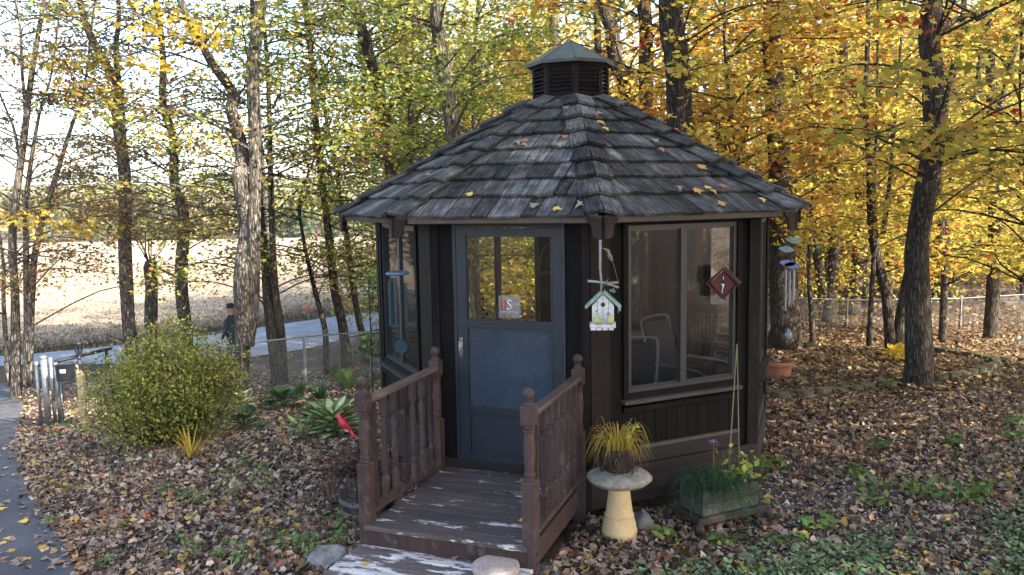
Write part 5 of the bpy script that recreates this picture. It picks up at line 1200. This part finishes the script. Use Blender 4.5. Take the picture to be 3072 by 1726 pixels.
for k, (x_, y_) in enumerate(((985, 612), (1015, 605), (1018, 625), (1060, 698), (1230, 582), (1205, 628), (722, 890), (1195, 968), (1310, 945), (1340, 975), (1075, 945), (1425, 457), (1430, 508), (1455, 543), (1240, 425), (1710, 600), (1755, 655), (1970, 742), (1845, 857), (1950, 870), (2000, 855), (2030, 876), (2085, 845), (2065, 935), (1915, 972), (2290, 922), (830, 598), (705, 650), (500, 785))):
    h = roofpt(*c1(x_, y_))
    if h: lay(h[0], h[1], (1, 3, 1, 1, 3, 1, 2, 2, 1, 0, 1, 1, 0, 2, 1, 1, 3, 0, 1, 0, 2, 0, 3, 0, 2, 2, 1, 3, 1)[k], 'fallen autumn leaf lying on the gazebo roof shingles', 'fallen leaves on the roof')
for (u, v, k) in ((1523, 1412, 2), (1563, 1442, 1), (1568, 1558, 2), (1370, 1668, 1), (1440, 1680, 0), (1095, 1690, 2), (1240, 1488, 1)):
    d = ray(u, v); zt = -.022 if v < 1600 else -.168; tt_ = (zt-CAM[2])/d[2]; lay(Vector(CAM+d*tt_), (rnd.gauss(0, .15), rnd.gauss(0, .15), 1), k, 'fallen leaf lying on the porch planks', 'fallen leaves on the porch')
r = random.Random(5)
for k in range(70):
    u, v = r.uniform(0, 230), r.uniform(1360, 1720); p = gp(u, v)
    s_ = float(drive_side(np.array([p.x]), np.array([p.y]))[0])
    if s_ < -.08 and (k < 55 or s_ > -.5): lay((p.x, p.y, p.z+.045), (rnd.gauss(0, .12), rnd.gauss(0, .12), 1), (1, 3, 1, 1, 0, 1, 3, 2)[k % 8], 'fallen leaf lying on the asphalt driveway', 'fallen leaves on the driveway')
# weeds that stand out of the litter
r = random.Random(8); wl = [(570, 1500, .1), (600, 1520, .12), (705, 1500, .28), (790, 1480, .26), (545, 1620, .08), (560, 1670, .1), (660, 1680, .1), (720, 1690, .1), (880, 1660, .14), (930, 1650, .12), (940, 1690, .12), (820, 1640, .12), (1010, 1640, .12), (1030, 1600, .14), (350, 1590, .06), (160, 1570, .06), (190, 1470, .06), (320, 1700, .06), (500, 1480, .1), (230, 1475, .08), (730, 1405, .12), (200, 1280, .10), (160, 1290, .1), (260, 1300, .1)]
for k, (u, v, h) in enumerate(wl): weed('weed', gp(u, v), h*1.2, int(14+h*90), .055, LWEED, 'small green weed poking through fallen leaves on the driveway side lawn', 'weed', 'weeds in the lawn beside the driveway', OVAL, 40+k, .07+h*.15, 3)
wr = [(2005, 1620, .08), (2225, 1560, .09), (2250, 1430, .12), (2290, 1420, .12), (2330, 1400, .08), (2600, 1470, .1), (2640, 1520, .12), (2740, 1490, .16), (2780, 1500, .16), (2900, 1510, .16), (2940, 1490, .14), (2640, 1350, .1), (2860, 1340, .1), (3040, 1280, .14), (3060, 1320, .12), (2440, 1590, .1), (2340, 1640, .08), (2560, 1430, .1), (1900, 1555, .08), (2170, 1640, .08), (2070, 1570, .1), (2660, 1170, .1)]
for k, (u, v, h) in enumerate(wr): weed('weed', gp(u, v), h*1.1, int(16+h*80), .075, LWEED, 'broad leaved green weed growing on the wooded side lawn', 'weed', 'weeds in the lawn on the wooded side', MAPLE8, 140+k, .08+h*.2, 3)

# ================================================================== BUSH
q = gp(516, 1330); bu = empty('bush', (q.x, q.y, q.z), 0, 'big yellow green leafy bush in front of the wire fence', 'bush'); BW, BH = .90, 1.66
m = MB(); P = []; r = random.Random(3)
for k in range(90):
    a = r.uniform(0, 6.28); sp = r.random()**.6*BW; h = BH*(1-.42*(sp/BW)**2)*r.uniform(.6, 1.06)
    pts = [(.12*math.cos(a), .12*math.sin(a), -.03), (sp*.75*math.cos(a), sp*.75*math.sin(a), h*.36), (sp*1.0*math.cos(a), sp*1.0*math.sin(a), h*.74), (sp*1.02*math.cos(a), sp*1.02*math.sin(a), h)]
    c = catmull(pts, 4); m.tube(c, [lerp(.011, .003, i/(len(c)-1)) for i in range(len(c))], 4)
    for j in range(270):
        t = r.uniform(.06, 1)**.8; i = min(len(c)-2, int(t*(len(c)-1))); p = c[i].lerp(c[i+1], t*(len(c)-1)-i); s = .15+.03*t; P.append((p.x+r.gauss(0, s), p.y+r.gauss(0, s), max(.03, p.z+r.gauss(0, s*.7))))
    for j in range(3):
        t = r.uniform(.3, .9); i = int(t*(len(c)-1)); p = c[i]; e = p+Vector((r.gauss(0, .18), r.gauss(0, .18), r.uniform(.0, .2))); m.tube([p, (p+e)/2+Vector((0, 0, .02)), e], [.004, .003, .001], 3)
m.build('stems', BARKF, bu); P = np.array(P)
link('foliage', leaf_mesh('foliage', P, rng.uniform(.034, .062, len(P)), OVAL, LBUSH, .65, .25, 55), bu)

# ================================================================== TREES
def sprays(base_pts, n, zlo, zhi, Rc, leaves, size, seed, sq=.22, rs=(.5, 1.05), cull=True):
    """flat leaf sprays carried on thin limbs round a trunk given as a list of points; returns leaf points and limb paths"""
    r = random.Random(seed); P = []; limbs = []; B = [Vector(b) for b in base_pts]
    for k in range(n):
        z = r.uniform(zlo, zhi); src = min(B, key=lambda b: abs(b.z-(z-r.uniform(.1, .8)))); a = r.uniform(0, 6.28); d = Rc*math.sqrt(r.uniform(.04, 1))
        c = Vector((src.x+d*math.cos(a), src.y+d*math.sin(a), z)); rad = r.uniform(*rs)
        mid = src.lerp(c, .5)+Vector((r.gauss(0, .12), r.gauss(0, .12), .10*d)); end = c+(c-src).normalized()*rad*.7; end.z = c.z-.05; limbs.append(catmull([src, mid, c, end], 3))
        ta = a+r.gauss(0, .4)
        for s in range(2): b2 = ta+r.choice((-1, 1))*r.uniform(.5, 1.2); e = c+Vector((math.cos(b2), math.sin(b2), 0))*rad*.8; limbs.append([c, c.lerp(e, .5)+Vector((0, 0, .04)), e])
        for j in range(leaves):
            rr = rad*math.sqrt(r.random()); b = r.uniform(0, 6.28); P.append((c.x+rr*math.cos(b)*1.15, c.y+rr*math.sin(b)*1.15, c.z+r.gauss(0, sq*.6)-.12*(rr/rad)**2))
    P = np.array(P) if P else np.zeros((0, 3))
    if cull and len(P): P = P[~in_front_of_gazebo(P)]
    return P, limbs
def tree(label, stems, D, crown=None, bark=None, group=None, name='tree', grow=7.0, seed=1, leafmat=None, shape=MAPLE8, size=.11, flare=1.25, extra=None):
    r = random.Random(seed); u0, v0, w0 = stems[0][0]; b = onground(u0, D) if v0 is None else None
    if b is None: p = at(u0, v0, D); b = Vector((p[0], p[1], gz(p[0], p[1])))
    e = empty(name, b, 0, label, 'tree', group); tm = MB(); allp = []
    for si, st in enumerate(stems):
        pts, rad = [], []
        for k, (u, v, w_) in enumerate(st):
            if v is None: p = Vector(onground(u, D)); p.z -= .12
            else: p = Vector(at(u, v, D))
            if k == 0 and si == 0: p.z = gz(p.x, p.y)-.12
            pts.append(p); rad.append(w_/2*D/FPX)
        if si == 0 and len(pts) > 1:
            # root flare
            g = pts[0].copy(); g2 = pts[0].lerp(pts[1], min(.5, .45/max(.5, (pts[1]-pts[0]).length))); pts = [g, g2]+pts[1:]; rad = [rad[0]*flare, rad[0]]+rad[1:]
        if grow and pts[-1].z > 1.5:
            d = (pts[-1]-pts[-2]).normalized(); d = (d+Vector((0, 0, .6))).normalized()
            for s in (1, 2): pts.append(pts[-1]+d*grow*.5+Vector((r.gauss(0, .25), r.gauss(0, .25), 0))); rad.append(rad[-1]*.72)
        # depth wander so that stems are not all in one plane
        for k in range(2, len(pts)): pts[k] = pts[k]+Vector(FH)*r.gauss(0, .05*k)*.6
        c = catmull(pts, 5); rr = []
        for i in range(len(pts)-1): rr += [lerp(rad[i], rad[i+1], j/5) for j in range(5)]
        rr.append(rad[-1]); bt = Vector(b)
        n = 16 if rad[0] > .12 else 10
        tm.tube([x-bt for x in c], rr, n, True, 1.0, .035); allp += c
    tm.build('trunk', bark or BARK, e, True)
    if crown:
        P = []; lm_ = []
        for ci, cr_ in enumerate(crown):
            p, l = sprays(allp, cr_['n'], cr_['z'][0], cr_['z'][1], cr_['R'], int(cr_['leaves']*(1.6 if size < .101 else 1)), size, seed*31+ci, cr_.get('sq', .22), cr_.get('rs', (.5, 1.05))); lm_ += l; P.append(p)
        P = np.concatenate(P); bt = np.array(b)
        mm = MB()
        for l in lm_:
            w_ = .022 if len(l) > 4 else .008
            if in_front_of_gazebo(np.array([l[-1]]))[0] or in_front_of_gazebo(np.array([l[len(l)//2]]))[0]: continue
            mm.tube([x-Vector(b) for x in l], [lerp(w_, .004, i/(len(l)-1)) for i in range(len(l))], 4, False)
        for (xu, xv, xD, xn, xr) in extra or ():
            c0 = Vector(at(xu, xv, xD)); src = min(allp, key=lambda t: (t-c0).length); mm.tube([x-Vector(b) for x in catmull([src, src.lerp(c0, .5)+Vector((0, 0, .2)), c0], 4)], [lerp(.03, .006, i/8) for i in range(9)], 4, False)
        if mm.v: mm.build('limbs', bark or BARK, e)
        if extra:
            Q = np.array([tuple(Vector(at(xu, xv, xD))+Vector((r.gauss(0, xr*.5), r.gauss(0, xr*.5), r.gauss(0, xr*.2)))) for (xu, xv, xD, xn, xr) in extra for _ in range(xn)])
            link('leaves', leaf_mesh('leaves', Q-bt, np.random.default_rng(seed).uniform(.11, .17, len(Q)), MAPLE, LYB, .4, .25, seed+77, .2), e)
        if len(P):
            rs_ = np.random.default_rng(seed); sz = size*rs_.uniform(.65, 1.2, len(P)); sz = np.where(P[:, 2] > 8, sz*1.5, sz)
            link('crown', leaf_mesh('crown', P-bt, sz, shape, leafmat or LM, .45, .25, seed+9, .15), e)
    return e
def C_(n, z0, z1, Rr, leaves, **k): return dict(n=n, z=(z0, z1), R=Rr, leaves=leaves, **k)
k6 = lambda pts: [(x*.691, y*.691, w) for x, y, w in pts]
# --- driveway side
tree('multi stemmed tree with rusty leaves beyond the gate', [[(45, 1165, 30)]+k6([(60, 1300, 24), (70, 1000, 22), (110, 600, 20), (150, 330, 16), (205, 60, 12), (215, 0, 10)]), [(78, 1160, 26)]+k6([(120, 1430, 22), (105, 1100, 18), (120, 850, 15), (180, 500, 9), (230, 250, 6)]), [(85, 1150, 24)]+k6([(140, 1250, 20), (170, 1050, 18), (235, 800, 15), (320, 520, 10), (360, 400, 7)]), [(25, 1160, 16)]+k6([(15, 1300, 12), (5, 1150, 10), (-20, 900, 9)]), k6([(85, 700, 10), (60, 560, 8), (0, 420, 6)]), k6([(115, 560, 11), (95, 300, 9), (65, 0, 7)])], 18.3, [C_(66, .3, 7.5, 3.0, 95), C_(22, 7, 13, 3.5, 120)], BARK, seed=2, leafmat=LR, size=.09, shape=KITE, extra=[(60, 655, 17.5, 50, .7), (140, 665, 17.5, 60, .8), (220, 672, 17.5, 60, .8), (290, 700, 17.5, 50, .7)])
tree('forked grey trunk tree with bright yellow lower leaves', [[(405, 1105, 42)]+k6([(560, 1400, 38), (545, 1100, 38), (525, 800, 35), (520, 600, 35), (515, 500, 38), (500, 420, 30), (480, 350, 26), (400, 170, 22), (330, 0, 19)]), k6([(520, 470, 26), (515, 380, 19), (505, 200, 15), (515, 0, 13)])], 20.5, [C_(44, 2.2, 7.4, 2.6, 95), C_(22, 7, 13, 3.5, 120)], BARK, seed=3, leafmat=LR, size=.09, shape=KITE, extra=[(180, 190, 18, 45, .7), (240, 215, 18, 60, .8), (290, 250, 18, 60, .7), (330, 190, 18, 45, .7), (220, 290, 18, 30, .5), (330, 300, 18, 20, .4)])
tree('dead broken snag trunk behind the bush', [[(452, 1090, 42)]+k6([(655, 1400, 38), (655, 1250, 36), (657, 1170, 40), (652, 1145, 34)])], 21.5, [C_(5, .6, 2.2, 1.6, 60)], BARK, seed=4, leafmat=LR, size=.09, grow=0)
tree('slightly curved grey trunk tree behind the bush', [[(560, 1085, 44)]+k6([(805, 1420, 38), (800, 1200, 37), (790, 950, 34), (755, 800, 28), (735, 600, 26), (715, 450, 22), (700, 250, 18), (680, 0, 14)]), k6([(770, 1205, 8), (680, 1160, 6), (630, 1110, 4)])], 20, [C_(48, 1.0, 7.2, 2.6, 95), C_(22, 7, 13, 3.5, 120)], BARK, seed=5, leafmat=LR, size=.09, shape=KITE)
tree('twin trunk tree with sunlit pale bark in front of the fence', [[(706, 1196, 62)]+k6([(1035, 1640, 52), (1055, 1450, 46), (1062, 1200, 45), (1065, 1000, 43), (1060, 800, 42), (1030, 650, 38), (1010, 480, 36), (980, 400, 30), (920, 270, 26), (870, 120, 22), (825, 0, 20)]), k6([(1075, 1500, 40), (1098, 1300, 38), (1110, 900, 38), (1105, 600, 38), (1105, 300, 37), (1115, 0, 36)])], 15.1, [C_(16, 3.3, 6.2, 2.6, 80), C_(10, 2.5, 4.5, 2.2, 70), C_(24, 6.5, 12, 3.5, 120)], BARK, seed=6, leafmat=LM, size=.09, extra=[(470, 60, 14.5, 60, .7), (520, 95, 14.5, 70, .7), (480, 195, 14.5, 55, .6), (660, 130, 14.5, 55, .5), (590, 100, 14.5, 45, .6)])
tree('pair of leaning dark trunks behind the chain link fence', [[(838, 1155, 40), (825, 1060, 34), (805, 900, 30), (790, 780, 26), (778, 640, 22), (765, 480, 18), (760, 300, 15)], [(848, 1150, 34), (845, 1020, 26), (828, 850, 22), (822, 650, 17), (815, 480, 15), (810, 310, 13), (795, 130, 11), (788, 30, 9)], k6([(1180, 780, 10), (1160, 700, 7), (1120, 560, 5)]), k6([(1185, 470, 9), (1215, 410, 7), (1260, 395, 4)])], 17.7, [C_(34, .4, 6.5, 2.4, 80), C_(20, 6.5, 12, 3.2, 120)], BARKD, seed=7, leafmat=LM, size=.09)
tree('thin crooked sapling trunk beside the road', [[(980, 1085, 20), (975, 1000, 17), (962, 940, 16), (945, 885, 15), (925, 790, 12), (912, 700, 10), (905, 600, 8)]], 19, [C_(16, .2, 4.0, 1.7, 75)], BARKD, seed=8, leafmat=LM, size=.09, grow=2)
tree('tall dark trunk leaning along the road behind the fence', [[(1042, 1085, 36), (1036, 1050, 31), (1022, 948, 28), (1003, 870, 27), (985, 690, 24), (966, 480, 21), (945, 310, 19), (924, 138, 17), (912, 0, 15)]], 20, [C_(44, .8, 7.2, 2.6, 85), C_(20, 7, 13, 3.5, 120)], BARKD, seed=9, leafmat=LG, size=.09)
tree('slim dark trunk nearest the iron trellis behind the fence', [[(1098, 1060, 26), (1092, 1030, 21), (1078, 950, 20), (1062, 870, 19), (1040, 700, 16), (1020, 560, 12), (1005, 480, 10)]], 21, [C_(30, .4, 6.5, 2.2, 85)], BARKD, seed=10, leafmat=LG, size=.09)
tree('dark trunk leaning behind the gazebo roof toward the road', [[(1215, None, 46), (1195, 700, 40), (1170, 500, 36), (1152, 346, 34), (1128, 242, 33), (1104, 138, 32), (1069, 0, 30)]], 17, [C_(46, 1.0, 6.6, 2.8, 85), C_(22, 6.5, 12, 3.5, 120)], BARKD, seed=11, leafmat=LG, size=.09)
tree('slender straight pole like trunk rising behind the roof edge', [[(1240, None, 20), (1234, 500, 17), (1232, 346, 16), (1227, 242, 16), (1218, 104, 15), (1228, 0, 14)]], 19, [C_(30, 1.5, 7, 2.2, 85)], BARK, seed=12, leafmat=LG, size=.09)
tree('thick trunk with blue grey shaded side rising behind the roof slope', [[(1400, None, 56), (1385, 600, 48), (1363, 432, 46), (1342, 276, 43), (1315, 104, 41), (1311, 0, 40)]], 15.5, [C_(46, 2.0, 6.2, 2.8, 85), C_(22, 6.5, 12, 3.5, 120)], BARK, seed=13, leafmat=LG, size=.09)
tree('thin grey trunk behind the roof below the cupola', [[(1430, None, 20), (1424, 400, 15), (1420, 240, 13), (1436, 0, 11)]], 22, [C_(44, 1.5, 8, 2.8, 85)], BARK, seed=14, leafmat=LG, size=.10)
# --- wooded side
tree('thin dark trunk directly behind the cupola', [[(1800, None, 28), (1797, 400, 24), (1796, 200, 22), (1793, 0, 21)]], 20, [C_(36, 1.5, 7.5, 2.8, 85)], BARKD, seed=15, leafmat=LM, size=.13)
tree('leaning dark trunk behind the cupola on the wooded side', [[(1905, None, 48), (1878, 305, 44), (1850, 192, 44), (1833, 80, 42), (1815, 0, 40)]], 19, [C_(36, 1.5, 7.2, 2.8, 85)], BARKD, seed=16, leafmat=LY, size=.13)
tree('straight trunk behind the roof with furrowed bark', [[(1945, None, 48), (1938, 350, 42), (1935, 200, 42), (1928, 0, 40)]], 17.5, [C_(30, 2.5, 6.6, 2.8, 85)], BARKD, seed=17, leafmat=LO, size=.13)
tree('stout furrowed trunk rising behind the roof slope on wooded side', [[(2075, None, 95), (2058, 600, 82), (2040, 360, 76), (2026, 180, 73), (2012, 0, 70)]], 13.6, [C_(14, 2.9, 5.4, 2.4, 90), C_(26, 6, 12, 3.6, 120)], BARKD, seed=18, leafmat=LY, size=.12)
tree('thick rough barked trunk standing behind the terracotta pot', [[(2352, 1050, 98), (2350, 980, 92), (2352, 720, 78), (2338, 470, 66), (2321, 166, 58), (2316, 0, 55)]], 17.7, [C_(26, 2.0, 6.6, 2.8, 90), C_(22, 6.5, 12, 3.6, 120)], BARKD, seed=19, leafmat=LY, size=.13, flare=1.3)
tree('tall single trunk with burls inside the stone ringed bed', [[(2750, 1192, 86), (2756, 1100, 82), (2766, 900, 74), (2773, 719, 68), (2782, 442, 62), (2788, 221, 58), (2792, 0, 56)], [(2800, 120, 26), (2850, 70, 18), (2920, 40, 14), (3010, 10, 10)]], 12.3, [C_(26, 2.6, 4.9, 2.9, 95), C_(20, 5.2, 8, 3.0, 90), C_(24, 7, 12, 3.6, 120)], BARKD, seed=20, leafmat=LY, size=.135, shape=MAPLE, flare=1.2)
tree('cluster of slim stems rising in front of the wire fence', [[(2675, 1040, 32), (2660, 890, 29), (2635, 745, 29), (2616, 600, 26), (2600, 480, 22), (2590, 330, 16)], [(2606, 1036, 16), (2614, 890, 14), (2620, 745, 13), (2622, 640, 10)], [(2690, 1040, 36), (2715, 880, 32), (2740, 760, 26), (2770, 560, 20)], [(2650, 700, 16), (2668, 560, 13), (2690, 380, 9)]], 17, [C_(30, .8, 6.2, 2.6, 85)], BARKD, seed=21, leafmat=LY, size=.13)
tree('paired dark trunks just beyond the wire fence', [[(2488, 900, 40), (2500, 780, 36), (2513, 600, 34), (2520, 400, 28), (2525, 200, 24)], [(2470, 900, 30), (2455, 790, 26), (2432, 663, 22), (2400, 500, 16)]], 24.5, [C_(36, 0, 8.5, 3, 80)], BARKD, seed=22, leafmat=LY, size=.15, shape=KITE)
tree('dark double trunk further beyond the wire fence', [[(2560, 905, 40), (2575, 760, 38), (2580, 600, 34), (2585, 350, 28)], [(2595, 905, 34), (2600, 760, 30), (2610, 560, 26)]], 26, [C_(36, 0, 9, 3, 80)], BARKD, seed=23, leafmat=LY, size=.15, shape=KITE)
tree('crooked forked trunk at the edge of the wood', [[(2975, 930, 40), (2985, 760, 36), (2992, 500, 34), (2990, 350, 32), (2980, 170, 26), (2975, 0, 20)], [(2992, 360, 18), (3030, 200, 16), (3060, 60, 12)]], 20, [C_(34, .5, 7.2, 2.8, 90)], BARKD, seed=24, leafmat=LY, size=.14)
tree('slanting slim trunk between the bedded tree and forked tree', [[(2830, 920, 22), (2846, 640, 20), (2856, 487, 20), (2896, 387, 18), (2940, 250, 14)], [(2820, 760, 24), (2832, 442, 22), (2868, 166, 18), (2885, 0, 14)]], 19, [C_(34, .5, 6.8, 2.8, 90)], BARKD, seed=25, leafmat=LY, size=.14)
tree('leafy young maple standing before the fence beside the stone edging', [[(3110, 1010, 18), (3100, 800, 14), (3080, 500, 10), (3060, 300, 7)]], 14, [C_(34, .9, 5.2, 2.4, 95)], BARKD, seed=26, leafmat=LY, size=.13, shape=MAPLE, grow=2)
tree('young maple with low yellow branches behind the gazebo eave', [[(2440, 1000, 16), (2432, 800, 13), (2445, 500, 10), (2430, 300, 7)]], 19, [C_(34, .8, 6.2, 2.5, 95)], BARKD, seed=27, leafmat=LY, size=.13, grow=2)
tree('slim maple with orange tinged leaves behind the roof corner', [[(2200, None, 20), (2210, 500, 15), (2190, 300, 12), (2170, 100, 9)]], 15.5, [C_(34, 1.9, 5.8, 2.3, 95)], BARKD, seed=28, leafmat=LO, size=.125, grow=2)
# --- woods further back: near-identical trees, each its own trunk and crown
r = random.Random(42); CR = []
for v in range(5):
    pts = [(0, 0, z) for z in np.linspace(0, 12, 25)]; P, L = sprays(pts, 66, .8, 10.5, 3.0, 105, .2, 700+v, .3, (.6, 1.3), False); mm = MB()
    for l in L:
        if len(l) > 4: mm.tube(l, [.03, .026, .022, .018, .014, .012, .01, .008, .006, .005][:len(l)], 3, False)
    CR.append((leaf_mesh('crown', P, rng.uniform(.09, .17, len(P)), KITE, (LY, LY, LM, LG, LY)[v], .5, .25, 710+v, .1), mm.mesh('limbs', BARKF), P))
def back_tree(u, D, k, label, group, s=1.0, name='tree'):
    b = onground(u, D); e = empty(name, b, r.uniform(0, 6.28), label, 'tree', group); w_ = r.uniform(.10, .24); h = 13
    if k not in TR: TR[k] = [MB().tube(catmull([(0, 0, -.2), (rnd.gauss(0, .08), rnd.gauss(0, .08), 1.5), (rnd.gauss(0, .2), rnd.gauss(0, .2), 5), (rnd.gauss(0, .3), rnd.gauss(0, .3), 9), (0, 0, h)], 3), [lerp(ww*1.2, ww*.4, i/12) for i in range(13)], 8, False).mesh('trunk', BARKF, True) for ww in (.11, .15, .2, .25)]
    link('trunk', TR[k][r.randrange(4)], e); link('limbs', CR[k][1], e); link('crown', CR[k][0], e); e.scale = (s, s, s*r.uniform(.9, 1.15)); return e
TR = {}
for i in range(36):
    D = r.uniform(25.5, 48); u = r.uniform(1500, 3300); back_tree(u, D, r.choice((0, 1, 2, 4)), 'golden leaved tree standing in the wood behind the gazebo', 'golden trees of the wood behind the gazebo', r.uniform(.85, 1.15))
for i in range(7):
    D = r.uniform(24, 34); u = r.uniform(1130, 1600); back_tree(u, D, r.choice((2, 3, 3)), 'green and gold tree beyond the roof toward the road', 'green gold trees between road and wood', r.uniform(.8, 1.05))
# far mass of the wood
P = []
for i in range(110):
    D = r.uniform(48, 85); u = r.uniform(1350, 3500); b = onground(u, D); H = r.uniform(9, 16)
    for j in range(150): a = r.uniform(0, 6.28); rr = 3.2*math.sqrt(r.random()); P.append((b.x+rr*math.cos(a), b.y+rr*math.sin(a), b.z+.3+H*r.random()))
P = np.array(P); mm = MB()
for i in range(140):
    D = r.uniform(46, 80); b = onground(r.uniform(1350, 3500), D); w_ = r.uniform(.12, .25); mm.tube([(b.x, b.y, b.z-.2), (b.x+r.gauss(0, .4), b.y, b.z+6), (b.x+r.gauss(0, .8), b.y, b.z+13)], [w_, w_*.8, w_*.5], 5, False)
wd = link('far_woods', leaf_mesh('far_woods', P, rng.uniform(.22, .42, len(P)), KITE, LY, .8, .2, 810)); tag(wd, 'deep golden mass of far woodland behind the fence trees', 'woodland', kind='stuff'); o = mm.build('far_trunks', BARKF, wd); o['kind'] = 'stuff'
# undergrowth twigs along the wood fence
mm = MB()
for i in range(160):
    b = onground(r.uniform(1750, 3200), r.uniform(21, 34)); h = r.uniform(.6, 2.4); mm.tube([(b.x, b.y, b.z-.05), (b.x+r.gauss(0, .15), b.y, b.z+h*.5), (b.x+r.gauss(0, .4), b.y, b.z+h)], [.014, .010, .004], 3, False)
un = mm.build('undergrowth', BARKF); tag(un, 'bare brown saplings and brush along the wire fence in the wood', 'undergrowth', kind='stuff')
# --- trees on the sunny side that shade the gazebo
pts = [(0, 0, z) for z in np.linspace(0, 13, 27)]; P, L = sprays(pts, 120, 4.5, 14, 4.2, 95, .2, 901, .35, (.7, 1.4), False)
SHC = leaf_mesh('crown', P, rng.uniform(.16, .26, len(P)), KITE, LY, .5, .25, 902); SHT = MB().tube([(0, 0, -.2), (.1, 0, 4), (0, .1, 9), (0, 0, 13)], [.27, .22, .17, .08], 10, False).mesh('trunk', BARKD, True)
for i, (x_, y_) in enumerate(((8.6, -4.6), (10.5, -.6), (12.5, -5.2), (7.6, -8.2), (14, -1.5), (15.5, 3.0))):
    e = empty('tree', (x_, y_, gz(x_, y_)), i*1.3, 'tall golden maple on the open side of the lawn shading the gazebo', 'tree', 'shade maples beside the lawn'); link('trunk', SHT, e); link('crown', SHC, e)

# ================================================================== AIR
hz_ = MB().box(-1600, 1600, -1600, 1600, -4.5, 24).build('haze', bpy.data.materials.new('thin_haze')); hz_['kind'] = 'stuff'; tag(hz_, 'thin pale autumn haze over the field and far hill', 'haze')
hm = hz_.data.materials[0]; hm.use_nodes = True; hm.node_tree.nodes.clear()
ho = hm.node_tree.nodes.new('ShaderNodeOutputMaterial'); hv = hm.node_tree.nodes.new('ShaderNodeVolumePrincipled'); hv.inputs['Color'].default_value = (.92, .95, 1, 1); hv.inputs['Density'].default_value = HAZE; hv.inputs['Anisotropy'].default_value = .3
hm.node_tree.links.new(hv.outputs[0], ho.inputs['Volume'])
